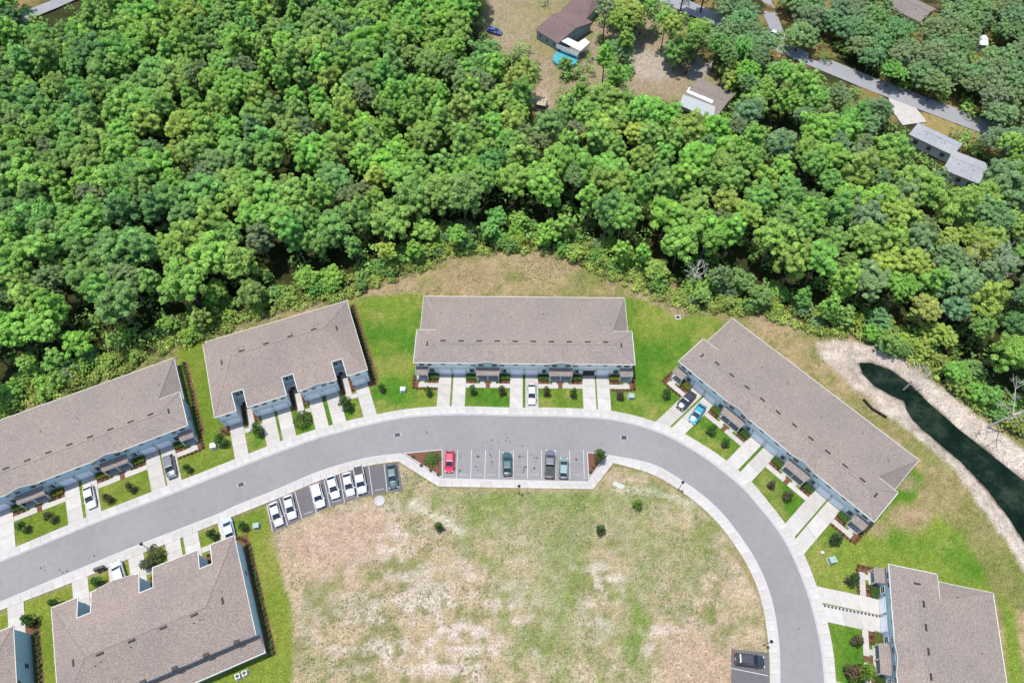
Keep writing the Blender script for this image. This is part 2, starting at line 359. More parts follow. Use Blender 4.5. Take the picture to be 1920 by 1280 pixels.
pale = np.clip((pale+.22)*sm(.45, .62, rowsn*.38+n5*.22+fbm(X, Y, 1.5, 99, 2)*.4)*1.2, 0, 1)*.85*(1-.55*grn)
ff = ff*(1-pale[..., None])+np.array(C(234, 216, 202))*pale[..., None]
put(sm(-.3, .5, fs+wob2*.5), ff, 3)
for pl, a in SOIL: put(sm(-3, 3.5, sdist(X, Y, pl)+wob*1.0)*a*(.75+.4*(n2-.5)), shade(C(214, 184, 162), C(206, 170, 150), n5), 4, .6)
for c, rr in (((1262, 555), 7), ((1275, 583), 4), ((1450, 605), 7), ((1640, 990), 5), ((1700, 970), 6), ((1690, 905), 4), ((880, 520), 9), ((1040, 490), 8), ((730, 530), 7)):
    p = P(*c); put(sm(rr, rr-3, np.hypot(X-p[0], (Y-p[1])*1.6)+wob*.8)*.65, shade(C(206, 178, 148), C(176, 150, 112), n2), 1)
# straw mat left from the lot corner to the shrub in the field
stw = edist(X, Y, WP((772, 946), (800, 960), (840, 978), (862, 995)), False); put(sm(1.1, .5, stw+wob2*.4)*.7, C(226, 220, 196))
stw = edist(X, Y, WP((1162, 918), (1230, 921), (1300, 945)), False); put(sm(1.0, .4, stw+wob2*.5)*.5, C(226, 220, 196))
# sand banks
ss = sdist(X, Y, SAND); sd = shade(C(234, 218, 202), C(206, 190, 172), sm(.35, .65, n2*.5+n5*.5))
put(sm(-.6, .7, ss+wob2*1.2), sd, 5)
sp = sdist(X, Y, POND)
put(sm(-.9, .4, sp+wob2*.7), C(52, 58, 36), 5)
Z = np.zeros(X.shape)
Z = Z-1.55*sm(-3.8, .2, sp+wob2*.25)-1.0*sm(0, 3, sp)
Z += np.where((cls == 3) | (cls == 1) | (cls == 4), (n5-.5)*.10+(n1-.5)*.03-.02, 0)*sm(0, 3, edist(X, Y, NO, False))*sm(0, 3, edist(X, Y, SO, False))
Z += np.where(sf > 4, (n12-.5)*1.2, 0)*sm(4, 14, sf)
Z -= .02
col *= (.86+.28*n1[..., None])
ext = np.hypot(X, Y-100) > 420
col[ext] = C(80, 104, 52)
gm, n, l, b = newmat('ground cover')
at = n.new('ShaderNodeAttribute'); at.attribute_name = 'gcol'
f1 = stretchnoise(n, l, 3.2, (1, 1, 1), 0, 5); f2 = stretchnoise(n, l, .8, (1, 1, 1), 0, 4)
x = mixrgb(n, l, at.outputs['Color'], ramp(n, l, f1.outputs[0], [(.32, (.56, .60, .54)), (.5, 1.0), (.68, (1.48, 1.42, 1.46))]), 1.0)
x = mixrgb(n, l, x, ramp(n, l, f2.outputs[0], [(.3, .88), (.7, 1.12)]), 1.0)
l.new(x, b.inputs['Base Color']); b.inputs['Roughness'].default_value = 1; b.inputs['Specular IOR Level'].default_value = .05
bp = n.new('ShaderNodeBump'); bp.inputs['Strength'].default_value = .6; bp.inputs['Distance'].default_value = .15
l.new(f1.outputs[0], bp.inputs['Height']); l.new(bp.outputs[0], b.inputs['Normal'])
idx = np.arange(nx*ny).reshape(ny, nx)
quad = np.stack([idx[:-1, :-1], idx[:-1, 1:], idx[1:, 1:], idx[1:, :-1]], -1).reshape(-1, 4)
fc = cls[:-1, :-1].reshape(-1)
V = np.stack([X, Y, Z], -1).reshape(-1, 3); CV = np.concatenate([col.reshape(-1, 3), np.ones((nx*ny, 1))], 1)
def arrmesh(name, v, q, mats, colr=None, attr='gcol', smooth=False):
    me = bpy.data.meshes.new(name); me.vertices.add(len(v)); me.vertices.foreach_set('co', v.astype(np.float32).ravel())
    k = q.shape[1]
    me.loops.add(q.size); me.loops.foreach_set('vertex_index', q.astype(np.int32).ravel())
    me.polygons.add(len(q)); me.polygons.foreach_set('loop_start', np.arange(0, q.size, k, dtype=np.int32)); me.polygons.foreach_set('loop_total', np.full(len(q), k, dtype=np.int32))
    if smooth: me.polygons.foreach_set('use_smooth', np.ones(len(q), bool))
    if colr is not None:
        a = me.color_attributes.new(attr, 'FLOAT_COLOR', 'POINT'); a.data.foreach_set('color', colr.astype(np.float32).ravel())
    me.update(calc_edges=True); me.validate(); me.materials.append(mats); return me
for nm, ks, kd in (('ground', (0,), 'structure'), ('rough_ground', (1,), 'structure'), ('lawn', (2,), 'structure'), ('field', (3,), 'structure'), ('bare_soil', (4,), 'structure'), ('sand_bank', (5,), 'structure')):
    q = quad[np.isin(fc, ks)]; used = np.unique(q); mp = np.zeros(nx*ny, int); mp[used] = np.arange(len(used))
    inst(nm, arrmesh(nm, V[used], mp[q], gm, CV[used], smooth=True), kind=kd)
def gz(x, y):
    i = int(np.clip(np.searchsorted(gx, x), 1, nx-1)); j = int(np.clip(np.searchsorted(gy, y), 1, ny-1)); return float(Z[j, i])
# pond water
m, n, l, b = newmat('dark pond water'); no = stretchnoise(n, l, .22, (1, 1, 1), 0, 5); n6 = stretchnoise(n, l, 5, (1, 1, 1), 0, 2)
l.new(ramp(n, l, no.outputs[0], [(.35, (.002, .006, .004)), (.5, (.004, .012, .007)), (.70, (.024, .034, .022))]), b.inputs['Base Color'])
b.inputs['Roughness'].default_value = .25; b.inputs['Specular IOR Level'].default_value = .10; bp = n.new('ShaderNodeBump'); bp.inputs['Strength'].default_value = .15; bp.inputs['Distance'].default_value = .05
l.new(n6.outputs[0], bp.inputs['Height']); l.new(bp.outputs[0], b.inputs['Normal']); M['water'] = m
cen = np.mean(POND, 0)
MB().poly([(*p, -1.3) for p in reversed([tuple(q) for q in POND])]).build('pond_water', M['water'], kind='structure')

# ------------------------------------------------------------------ parking bays, painted lines, beds in the lot
lot2 = WP((500, 944), (522, 935), (602, 901), (687, 875), (746, 867), (756, 921), (725, 922), (670, 934), (617, 950), (565, 972), (510, 998))
def sheet(name, pts, z, m, **k):
    a = sum(pts[i][0]*pts[(i+1) % len(pts)][1]-pts[(i+1) % len(pts)][0]*pts[i][1] for i in range(len(pts)))
    if a < 0: pts = pts[::-1]
    c = np.mean(np.array(pts), 0)
    return MB().poly([(p[0]-c[0], p[1]-c[1], 0) for p in pts]).build(name, m, loc=(c[0], c[1], z), **k)
sheet('parking_lot', lot2, .03, M['asphalt_d'], kind='structure')
lot3 = WP((1371, 1216), (1441, 1223), (1446, 1420), (1371, 1420)); sheet('parking_lot', lot3, .03, M['asphalt_d'], kind='structure')
def line(mb, a, b, wd=.11, z=.02):
    a = np.array(a); b = np.array(b); t = (b-a)/np.linalg.norm(b-a); nn = np.array([-t[1], t[0]])*wd/2
    mb.poly([(*(a-nn), z), (*(b-nn), z), (*(b+nn), z), (*(a+nn), z)])
lines = empty('parking_markings', (0, 0, 0), kind='structure')
X0 = [-10.67+2.745*i for i in range(10)]
for i, xx in enumerate(X0[:10]):
    mb = MB(); line(mb, (xx-.02*i, 46.75), (xx, 52.6)); mb.build('painted_line', M['paint'], lines)
z4 = lambda L, ox, oy: [(ox+a/4, oy+b/4) for a, b in L]
tops = z4([(655, 535), (770, 480), (880, 435), (990, 395), (1105, 350), (1215, 315), (1325, 295), (1440, 275)], 360, 800)
bots = z4([(720, 745), (825, 690), (935, 655), (1035, 600), (1145, 570), (1245, 540), (1355, 510), (1465, 490)], 360, 800)
for a, b in list(zip(tops, bots))+[((500.5, 945), (511, 996)), ((1371, 1252), (1440, 1266))]:
    mb = MB(); line(mb, P(*a), P(*b), z=.036); mb.build('painted_line', M['paint'], lines)
# wheel stops
ws = MB().box(-.85, .85, -.08, .08, 0, .11, top=(-.82, .82, -.05, .05)).mesh('wheel_stop', M['kerb'])
ends = [(511, 996)]+bots+[(757, 920)]
grp = 'concrete wheel stops at the lower ends of the bays'
for i in range(9):
    a = P(*ends[i]); b = P(*ends[i+1]); c = (a+b)/2; t = (b-a)/np.linalg.norm(b-a); nn = np.array([-t[1], t[0]])
    c = c+nn*.75
    inst('wheel_stop', ws, loc=(c[0], c[1], .03), rz=math.atan2(t[1], t[0]), label='low concrete wheel stop in the angled car bays beside the bare field', cat='wheel stop', group=grp)
for i in range(10):
    inst('wheel_stop', ws, loc=(-9.35+2.74*i, 47.45, .012), label='low concrete wheel stop in the straight row of bays opposite the middle townhouses', cat='wheel stop', group='concrete wheel stops in the straight row of bays')
# stains in the bays
m_st = mat('oil stain', (.06, .06, .065), .8)
st = MB()
for (cx, cy) in [(871, 856), (869, 881), (897, 857), (893, 882), (898, 883), (923, 850), (924, 862), (922, 867), (977, 857), (981, 864), (975, 876), (983, 876), (981, 888), (1003, 856), (1006, 864), (1002, 877), (1009, 876), (1008, 888), (951, 828), (953, 826), (935, 827), (918, 830), (977, 838), (1003, 839), (1083, 862), (80, 1066), (174, 1045), (178, 1038), (122, 1068), (1493, 1175), (800, 809)]:
    for k in range(random.randint(1, 4)):
        c = P(cx, cy)+np.array([random.gauss(0, .35), random.gauss(0, .3)]); r = random.uniform(.06, .24); e = random.uniform(.5, 1.6)
        st.poly([(c[0]+r*math.cos(a)*random.uniform(.6, 1.2), c[1]+r*e*math.sin(a)*random.uniform(.6, 1.2), .0165) for a in np.linspace(0, 2*math.pi, 8)[:-1]])
st.build('oil_stains', m_st, label='small black oil and tyre stains on the parking bays and road', cat='stain', kind='stuff')
# storm grates in the road
gr = MB().box(-.5, .5, -.4, .4, 0, .012); gm_ = gr.mesh('grate', M['black'])
fr = MB().prism([(math.cos(t)*.85, math.sin(t)*.6) for t in np.linspace(0, 2*math.pi, 13)[:-1]], 0, .006).mesh('apron', mat('worn apron', C(196, 196, 198), .9, var=.1, scale=2))
bar = MB().box(-.48, .48, -.03, .03, .012, .022).mesh('bar', mat('grate bar', (.05, .05, .05), .5))
for (cx, cy, a, lb) in [(745, 815, .2, 'dark storm grate in the road in front of the gap beside the middle row'), (452, 908, .4, 'dark storm grate in the road by the left parked cars'), (1170, 820, -.1, 'dark storm grate in the road right of the straight parking row')]:
    c = P(cx, cy); r = empty('storm_grate', (c[0], c[1], .016), a, label=lb, cat='storm drain'); inst('apron', fr, r); inst('grate', gm_, r, loc=(0, 0, .006))
    for k in (-.25, 0, .25): inst('bar', bar, r, loc=(0, k, .006))
for pts, side in ((WP((757, 850), (829, 843), (829.5, 895)), 0), (WP((1101, 848), (1137, 853), (1104, 898)), 1)):
    sheet('mulch_bed', pts, .05, M['mulch'], kind='structure')
    kb = MB(); a = [np.array(p) for p in pts]
    for i in range(3):
        p, q = a[i], a[(i+1) % 3]; t = (q-p)/np.linalg.norm(q-p); nn = np.array([-t[1], t[0]])*.1
        kb.prism([tuple(p-nn), tuple(q-nn), tuple(q+nn), tuple(p+nn)], 0, .13+.002*i)
    kb.build('kerb', M['kerb'], kind='structure')

# ------------------------------------------------------------------ townhouse rows
HE = 5.3; SL = .262; W_A = 44.9; W_B = 30.3
def wall_poly(mb, pts, z0, z1): mb.prism(pts, z0, z1)
def window(par, u, v, z, wd=.9, h=1.3, face=(0, -1)):
    "window frame and pane on a wall whose outside looks to -v (or along face)"
    fx, fy = face; rz = math.atan2(fx, -fy)
    key = ('win', wd, h)
    if key not in CACHE:
        mb = MB(); t = .12
        mb.box(-wd/2-t, wd/2+t, -.05, .02, h, h+t); mb.box(-wd/2-t, wd/2+t, -.07, .02, -t, 0)
        mb.box(-wd/2-t, -wd/2, -.045, .02, 0, h); mb.box(wd/2, wd/2+t, -.045, .02, 0, h); mb.box(-wd/2, wd/2, -.035, .01, h/2-.03, h/2+.03)
        CACHE[key] = (mb.mesh('window', M['trim']), MB().box(-wd/2, wd/2, -.02, 0, 0, h).mesh('pane', M['glass']))
    a, b = CACHE[key]; w_ = inst('window', a, par, loc=(u, v, z), rz=rz); inst('pane', b, w_)
def box_part(par, name, m, u0, u1, v0, v1, z0, z1): return MB().box(u0, u1, v0, v1, z0, z1).build(name, m, par)
CACHE = {}
def garage(par, u, v, openg=False):
    if 'gar' not in CACHE:
        CACHE['panel'] = MB().box(-1.22, 1.22, -.04, 0, .015, .5).mesh('door_panel', M['garage'])
        mb = MB(); mb.box(-1.34, -1.22, -.06, .02, 0, 2.15); mb.box(1.22, 1.34, -.06, .02, 0, 2.15); mb.box(-1.34, 1.34, -.06, .02, 2.15, 2.28)
        CACHE['gar'] = mb.mesh('garage_door', M['trim']); CACHE['gopen'] = MB().box(-1.22, 1.22, -.03, 0, 0, 2.15).mesh('open_garage', M['dark'])
        CACHE['glight'] = MB().box(-.08, .08, -.14, 0, 2.1, 2.4).mesh('wall_lamp', M['black'])
    g = inst('garage_door', CACHE['gar'], par, loc=(u, v, 0))
    if openg: inst('open_garage', CACHE['gopen'], g)
    else:
        for k in range(4): inst('door_panel', CACHE['panel'], g, loc=(0, 0, k*.53))
    inst('wall_lamp', CACHE['glight'], par, loc=(u-1.6, v, 0))
def vents(par, pos):
    if 'vent' not in CACHE:
        mb = MB(); mb.box(-.56, .56, -.18, .18, 0, .15, top=(-.52, .52, -.13, .13)); CACHE['vent'] = mb.mesh('roof_vent_and_box', M['vent'])
        CACHE['pipe'] = MB().tube((0, 0, -.1), (0, 0, .35), .07, n=8).mesh('vent_pipe', M['vent'])
    for u, v, z, a in pos: inst('roof_vent_and_box', CACHE['vent'], par, loc=(u, v, z), rz=a)
def gutter(par, pts, z, closed=True):
    mb = MB(); n = len(pts)
    for i in range(n if closed else n-1):
        p = np.array(pts[i]); q = np.array(pts[(i+1) % n]); t = (q-p)/np.linalg.norm(q-p); nn = np.array([-t[1], t[0]])*.055
        mb.prism([tuple(p-nn-t*.085), tuple(q-nn+t*.085), tuple(q+nn+t*.085), tuple(p+nn-t*.085)], z-.13, z+.03+.002*(i % 3))
    mb.build('gutter', M['trim'], par)
def gable(par, u, hw, rise, wallm, v0=-.12):
    zb = HE-.03; L = rise/SL+.1
    mb = MB(); p = (u, v0, zb+rise+.03); q = (u, L, zb+rise+.03)
    mb.slab([(u-hw, v0, zb), p, q, (u-hw*.02, L, zb+rise)][:3]+[(u-hw, v0+.05, zb+.02)][:0], .09)
    mb.slab([p, (u+hw, v0, zb), q], .09)
    mb.build('gable_roof', M['roof'], par)
    MB().prism([(0, 0), (1, 0), (1, 1)], 0, 0).v
    g = MB(); a = (u-hw+.2, v0+.12, zb-.12); b = (u+hw-.2, v0+.12, zb-.12); c = (u, v0+.12, zb+rise-.08)
    g.poly([a, b, c]); g.poly([(a[0], .5, a[2]), (c[0], .5, c[2]), (b[0], .5, b[2])]); g.poly([a, (a[0], .5, a[2]), (b[0], .5, b[2]), b]); g.build('gable_wall', wallm, par)
    t = MB()
    for s in (-1, 1):
        t.slab([(u+s*hw, v0-.03, zb+.02), (u, v0-.03, zb+rise+.05), (u, v0+.03, zb+rise+.05), (u+s*hw, v0+.03, zb+.02)], .2)
    t.build('gable_trim', M['trim'], par)
def driveway(o, ax, bv, u0, u1, line_, v0=.35, joints=3):
    "concrete drive from the garage wall at v0 to the pavement"
    ends_ = []
    for u in (u0, u1):
        s = o+ax*u+bv*v0; ends_.append((s, raycast(s, -bv, line_)))
    root = empty('driveway', (float(ends_[0][0][0]), float(ends_[0][0][1]), 0), kind='structure'); base = ends_[0][0]
    for k in range(joints):
        t0, t1 = k/joints, (k+1)/joints; q = []
        for (s, L), t in ((ends_[0], t0), (ends_[0], t1), (ends_[1], t1), (ends_[1], t0)):
            e = .014 if t == t0 else -.014
            q.append(s-bv*(L*t+e)-base+(0, 0))
        MB().prism([tuple(p) for p in q], 0, .065+.002*k).build('slab', M['conc'], root)
def strip_box(o, ax, bv, u0, u1, v0, v1, name, m, z=.06, kind='structure'):
    pts = [o+ax*u+bv*v for u, v in ((u0, v0), (u1, v0), (u1, v1), (u0, v1))]; c = sum(pts)/4
    return MB().prism([tuple(p-c) for p in pts], 0, z).build(name, m, loc=(c[0], c[1], 0), kind=kind)

SHRUBS = []      # filled by the houses: (x, y, kind, size, rot)
def rowA(corner, ang, label, wallc, accent, line_, side=(0, 1), porch_hi=4):
    W = W_A; a = R(ang); ax = np.array([math.cos(a), math.sin(a)]); bv = np.array([-math.sin(a), math.cos(a)]); o = corner
    t = empty('townhouse_row', (o[0], o[1], 0), a, label=label, cat='townhouse')
    wm = M[wallc]; am = M[accent]
    mb = MB(); mb.box(.33, W-.33, .42, 7.6, 0, HE-.12); mb.box(.75, W-.75, 7.5, 18.1, 0, 2.55); mb.build('wall', wm, t)
    zr = HE+SL*4.1; ve = 18.5; ze = zr-SL*(ve-4.1); zs = zr-SL*(7.95-4.1)
    mb = MB(); th = .12
    mb.slab([(0, 0, HE), (W, 0, HE), (W-4.1, 4.1, zr), (4.1, 4.1, zr)], th)
    mb.slab([(W, 7.95, zs), (0, 7.95, zs), (4.1, 4.1, zr), (W-4.1, 4.1, zr)], th)
    mb.slab([(0, 7.95, HE), (0, 0, HE), (4.1, 4.1, zr)], th); mb.slab([(W, 0, HE), (W, 7.95, HE), (W-4.1, 4.1, zr)], th)
    mb.build('roof', M['roof'], t)
    mb = MB(); e = .35
    mb.slab([(4.1, 7.95, zs), (W-4.1, 7.95, zs), (W-e, ve, ze), (e, ve, ze)][::-1][::-1], th)
    mb.slab([(e, 7.6, ze), (4.1, 7.6, zs), (4.1, 7.95, zs), (e, ve, ze)][::1], th)
    mb.slab([(W-4.1, 7.6, zs), (W-e, 7.6, ze), (W-e, ve, ze), (W-4.1, 7.95, zs)], th)
    mb.build('rear_roof', M['roof'], t)
    gutter(t, [(0, 7.95), (0, 0), (W, 0), (W, 7.95)], HE-.02, False); gutter(t, [(e, 7.9), (e, ve), (W-e, ve), (W-e, 7.9)], ze-.02, False)
    box_part(t, 'fascia', M['trim'], 0, 4.0, 7.93, 8.0, zs-.16, zs+.03); box_part(t, 'fascia', M['trim'], W-4.0, W, 7.93, 8.0, zs-.16, zs+.03)
    # ridge and hip caps
    mb = MB(); mb.box(4.1, W-4.1, 4.0, 4.2, zr-.03, zr+.045)
    for p, q in (((0, 0, HE), (4.1, 4.1, zr)), ((W, 0, HE), (W-4.1, 4.1, zr)), ((0, 7.95, HE), (4.1, 4.1, zr)), ((W, 7.95, HE), (W-4.1, 4.1, zr)), ((e, ve, ze), (4.1, 7.95, zs)), ((W-e, ve, ze), (W-4.1, 7.95, zs))):
        mb.tube(p, q, .07, n=5)
    mb.build('ridge_cap', M['roof'], t)
    vents(t, [(5.8+3.7*i, 4.75, zr-.16, 0) for i in range(10)]+[(2.6, 4.15, HE+.67, math.pi/2), (W-2.6, 4.15, HE+.67, math.pi/2)])
    for i in range(6):
        uu = 3+7.4*i+random.random()*2; vv = 10+random.random()*5; inst('vent_pipe', CACHE['pipe'], t, loc=(uu, vv, zr-SL*(vv-4.1)))
    # storey band and corner boards
    mb = MB(); mb.box(.3, W-.3, .36, .42, 2.72, 2.9); mb.build('band_board', M['trim'], t)
    for u in (.33, 7.48, 12.1, 18.0, 22.45, 27.0, 33.0, 37.4, W-.45): box_part(t, 'corner_board', M['trim'], u, u+.13, .37, .425, 0, HE-.13)
    for c in (15.0, 30.0):
        box_part(t, 'accent_wall', am, c-2.35, c+2.35, .33, .43, 2.95, HE-.13); gable(t, c, 3.0, .95, am)
    n = 0
    for c, sides in ((0.15, (1,)), (15.0, (-1, 1)), (30.0, (-1, 1)), (W-.15, (-1,))):
        for s in sides:
            window(t, c+s*1.35, .33 if len(sides) == 2 else .41, 3.65, 1.0, 1.2); window(t, c+s*2.95, .41, 3.6, .8, 1.25); window(t, c+s*5.75, .41, 4.0, .8, .8)
            window(t, c+s*3.3, .41, 1.0, .95, 1.35)
            garage(t, c+s*5.9, .41, openg=(label.startswith('middle') and c == 30.0 and s == 1))
            dd = box_part(t, 'front_door', M['door'], c+s*1.15-.48, c+s*1.15+.48, .36, .42, .05, 2.15)
        lo, hi = c+min(sides)*2.25*(min(sides) < 0), c+max(sides)*2.25*(max(sides) > 0)
        if len(sides) == 1: lo, hi = (c+.1, c+2.45) if sides[0] > 0 else (c-2.45, c-.1)
        mb = MB(); mb.slab([(lo-.15, -1.15, 2.62), (hi+.15, -1.15, 2.62), (hi+.15, .40, 3.22), (lo-.15, .40, 3.22)], .12); mb.build('porch_roof', M['roof'], t)
        mb = MB(); mb.box(lo-.1, hi+.1, -1.18, -1.05, 2.28, 2.5); mb.box(lo-.1, lo+.02, -1.05, .4, 2.3, 2.6); mb.box(hi-.02, hi+.1, -1.05, .4, 2.3, 2.6); mb.build('porch_beam', M['trim'], t)
        for u in ([lo, hi, c] if len(sides) == 2 else [lo, hi]): MB().box(u-.1, u+.1, -1.12, -.92, 0, 2.3).build('porch_post', M['trim'], t)
        box_part(t, 'porch_floor', M['conc'], lo-.1, hi+.1, -1.2, .42, 0, .1)
    # small windows on both end walls
    for sgn, u in ((-1, .33), (1, W-.33)):
        for v, z in ((2.2, 3.7), (5.6, 3.7), (3.6, 1.2)): window(t, u, v, z, .8, 1.1, face=(sgn, 0))
    # drives, walks, beds
    for c, sides in ((0.15, (1,)), (15.0, (-1, 1)), (30.0, (-1, 1)), (W-.15, (-1,))):
        for s in sides:
            driveway(o, ax, bv, c+s*5.9-1.32, c+s*5.9+1.32, line_)
            u0, u1 = sorted((c+s*.45, c+s*4.56)); strip_box(o, ax, bv, u0, u1, -2.75, -1.75, 'walkway', M['conc'], .055)
            u0, u1 = sorted((c+s*.75, c+s*1.65)); strip_box(o, ax, bv, u0, u1, -1.74, -1.2, 'walkway', M['conc'], .05)
            u0, u1 = sorted((c+s*2.4, c+s*4.55)); strip_box(o, ax, bv, u0, u1, -1.74, .35, 'mulch_bed', M['mulch'], .04)
            p = o+ax*(c+s*3.45)+bv*(-.35); SHRUBS.append((p, 'hedge', 1, a))
            for k in range(2):
                p = o+ax*(c+s*(2.7+.9*k))+bv*(-1.35); SHRUBS.append((p, 'bed', .35, a))
        pass
        if len(sides) == 2: strip_box(o, ax, bv, c-.44, c+.44, -2.74, -1.22, 'mulch_bed', M['mulch'], .035)
        else:
            s = sides[0]; u0, u1 = sorted((c-s*.9, c+s*.40)); strip_box(o, ax, bv, u0, u1, -3.1, .35, 'mulch_bed', M['mulch'], .03)
            u0, u1 = sorted((c+s*.42, c+s*4.5)); strip_box(o, ax, bv, u0, u1, -3.3, -2.77, 'mulch_bed', M['mulch'], .032)
            for k in range(6): p = o+ax*(c+s*(.2+.75*k))+bv*(-3.05+random.uniform(-.1, .1)); SHRUBS.append((p, 'bed', .32, a))
            for k in range(4): p = o+ax*(c-s*.5)+bv*(-2.8+.85*k); SHRUBS.append((p, 'bed', .38, a))
    for s in side:
        c = -.55 if s == 0 else W+.55
        for k in range(20): p = o+ax*(c+(.5 if k > 8 and s == 0 else 0)+random.uniform(-.08, .08))+bv*(.4+.93*k); SHRUBS.append((p, 'row', random.uniform(.42, .55), a))
        strip_box(o, ax, bv, c-.45, c+.75, 0, 18.3, 'mulch_bed', M['mulch'], .028)
    return t, o, ax, bv

def rowB(corner, ang, label, wallc, accent, line_, side=(0, 1)):
    W = W_B; a = R(ang); ax = np.array([math.cos(a), math.sin(a)]); bv = np.array([-math.sin(a), math.cos(a)]); o = corner
    t = empty('townhouse_row', (o[0], o[1], 0), a, label=label, cat='townhouse'); wm = M[wallc]; am = M[accent]
    NT = [(4.15, 6.3), (13.95, 16.2), (23.95, 26.1)]; SG = [(0, 4.15), (6.3, 13.95), (16.2, 23.95), (26.1, W)]; ND_ = 3.75; vr = 11.0; vb = 17.7; zr = HE+vr*.255; th = .12
    mb = MB(); mb.box(.33, W-.33, ND_+.35, vb-.35, 0, HE-.12)
    for i, (u0, u1) in enumerate(SG): mb.box(u0+.3, u1-.3, .42, ND_+.6, 0, HE-.12-.003*i)
    mb.box(.33, W-.33, vb-.5, 19.8, 0, 2.5); mb.build('wall', wm, t)
    mb = MB()
    fp = [(0, 0)]
    for u0, u1 in NT: fp += [(u0, 0), (u0, ND_), (u1, ND_), (u1, 0)]
    fp += [(W, 0), (W-5.8, vr), (5.8, vr)]
    mb.slab([(u, v, HE+v*.255) for u, v in fp], th)
    mb.slab([(W, vb, HE), (0, vb, HE), (5.8, vr, zr), (W-5.8, vr, zr)], th)
    mb.slab([(0, vb, HE), (0, 0, HE), (5.8, vr, zr)], th); mb.slab([(W, 0, HE), (W, vb, HE), (W-5.8, vr, zr)], th)
    mb.build('roof', M['roof_b'], t)
    mb = MB(); mb.box(5.8, W-5.8, vr-.1, vr+.1, zr-.03, zr+.045)
    for p, q in (((0, 0, HE), (5.8, vr, zr)), ((W, 0, HE), (W-5.8, vr, zr)), ((0, vb, HE), (5.8, vr, zr)), ((W, vb, HE), (W-5.8, vr, zr))): mb.tube(p, q, .07, n=5)
    mb.build('ridge_cap', M['roof_b'], t)
    mb = MB(); mb.slab([(-.1, vb-.33, 3.45), (W+.1, vb-.33, 3.45), (W+.1, 20.2, 2.6), (-.1, 20.2, 2.6)][::1], th); mb.build('rear_roof', M['roof_b'], t)
    mb = MB(); mb.prism([(-.12, vb-.3), (-.03, vb-.3), (-.03, 20.28), (-.12, 20.28)], 2.5, 2.68); mb.build('gutter', M['trim'], t)
    gutter(t, [(-.1, vb-.3), (-.1, 20.22), (W+.1, 20.22), (W+.1, vb-.3)], 2.6, False)
    gutter(t, [(0, 0), (0, vb)], HE-.02, False); gutter(t, [(W, vb), (W, 0)], HE-.02, False)
    fr_ = [(0, 0)]
    for u0, u1 in NT: fr_ += [(u0, 0), (u0, ND_), (u1, ND_), (u1, 0)]
    fr_ += [(W, 0)]
    mb = MB()
    for i in range(len(fr_)-1):
        p, q = fr_[i], fr_[i+1]; dx, dy = q[0]-p[0], q[1]-p[1]; L = math.hypot(dx, dy); nn = (-dy/L*.055, dx/L*.055)
        zp, zq = HE+.02+p[1]*.255, HE+.02+q[1]*.255
        mb.slab([(p[0]-nn[0], p[1]-nn[1], zp), (q[0]-nn[0], q[1]-nn[1], zq), (q[0]+nn[0], q[1]+nn[1], zq), (p[0]+nn[0], p[1]+nn[1], zp)], .2)
    mb.build('fascia', M['trim'], t)
    # walls rising to the roof inside the notches
    mb = MB()
    for u0, u1 in NT: mb.box(u0-.3, u1+.3, ND_+.34, ND_+.6, 0, HE+ND_*.255-.12)
    mb.build('recess_wall', am, t)
    vents(t, [(u, 11.45, zr-.13, 0) for u in (7.8, 12.7, 17.6, 22.4)]+[(3.5, 10.8, HE+1.72, math.pi/2), (W-3.5, 10.8, HE+1.72, math.pi/2)])
    for u, v in ((8.2, 12.6), (7.2, 12.5), (17.9, 12.3), (22.6, 12.6), (23.5, 12.8), (3.3, 9.3)):
        inst('vent_pipe', CACHE['pipe'], t, loc=(u, v, zr-(v-vr)*.4 if v > vr else HE+1.5))
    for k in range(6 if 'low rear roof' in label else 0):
        MB().box(2.6+4.9*k, 3.5+4.9*k, vb-.45, vb+.12, HE-.1, HE+.32).build('roof_vent_and_box', M['vent'], t)  # small dark boxes set along the upper back roof edge
    for k in range(6): window(t, 2.6+4.95*k, vb-.35, 3.75, 1.2, .9, face=(0, 1))
    gable(t, 20.07, 3.3, .85, am)
    mb = MB()
    for i, (u0, u1) in enumerate(SG): mb.box(u0+.27, u1-.27, .36, .42, 2.74, 2.9)
    mb.build('band_board', M['trim'], t)
    for u in (2.4, 8.7, 11.9, 18.4, 21.9, 28.05):
        garage(t, u, .41); driveway(o, ax, bv, u-1.32, u+1.32, line_)
    for u in (2.2, 7.6, 9.3, 11.3, 12.9, 17.3, 19.1, 21.2, 22.8, 28.1): window(t, u, .41, 3.75, .8, .9)
    for i, (u0, u1) in enumerate(NT):
        window(t, u0+.65, ND_+.33, 4.2, .7, 1.0); window(t, u0+1.55, ND_+.33, 4.2, .7, 1.0)
        box_part(t, 'front_door', M['door'], u0+.3, u0+1.2, ND_+.29, ND_+.36, .05, 2.15)
        box_part(t, 'entry_canopy', M['trim'], u0-.25, u1+.25, ND_-.5, ND_+.33, 2.5, 2.62)
        s0 = (u0+.55, u1-.35); strip_box(o, ax, bv, s0[0], s0[1], -2.3, ND_+.3, 'walkway', M['conc'], .055)
        if i < 2: strip_box(o, ax, bv, s0[1]+.002, (7.35, 17.05)[i], -2.3, -1.3, 'walkway', M['conc'], .05)
        if i != 1: strip_box(o, ax, bv, (3.75, 14, 26.7)[i] if i == 0 else 25.75, s0[0] if i == 0 else 26.7, -2.3, -1.3, 'walkway', M['conc'], .05)
        strip_box(o, ax, bv, u0-.28, s0[0]-.02, -.9, ND_+.3, 'mulch_bed', M['mulch'], .04); strip_box(o, ax, bv, s0[1]+.02, u1+.5, -.7, ND_+.3, 'mulch_bed', M['mulch'], .04)
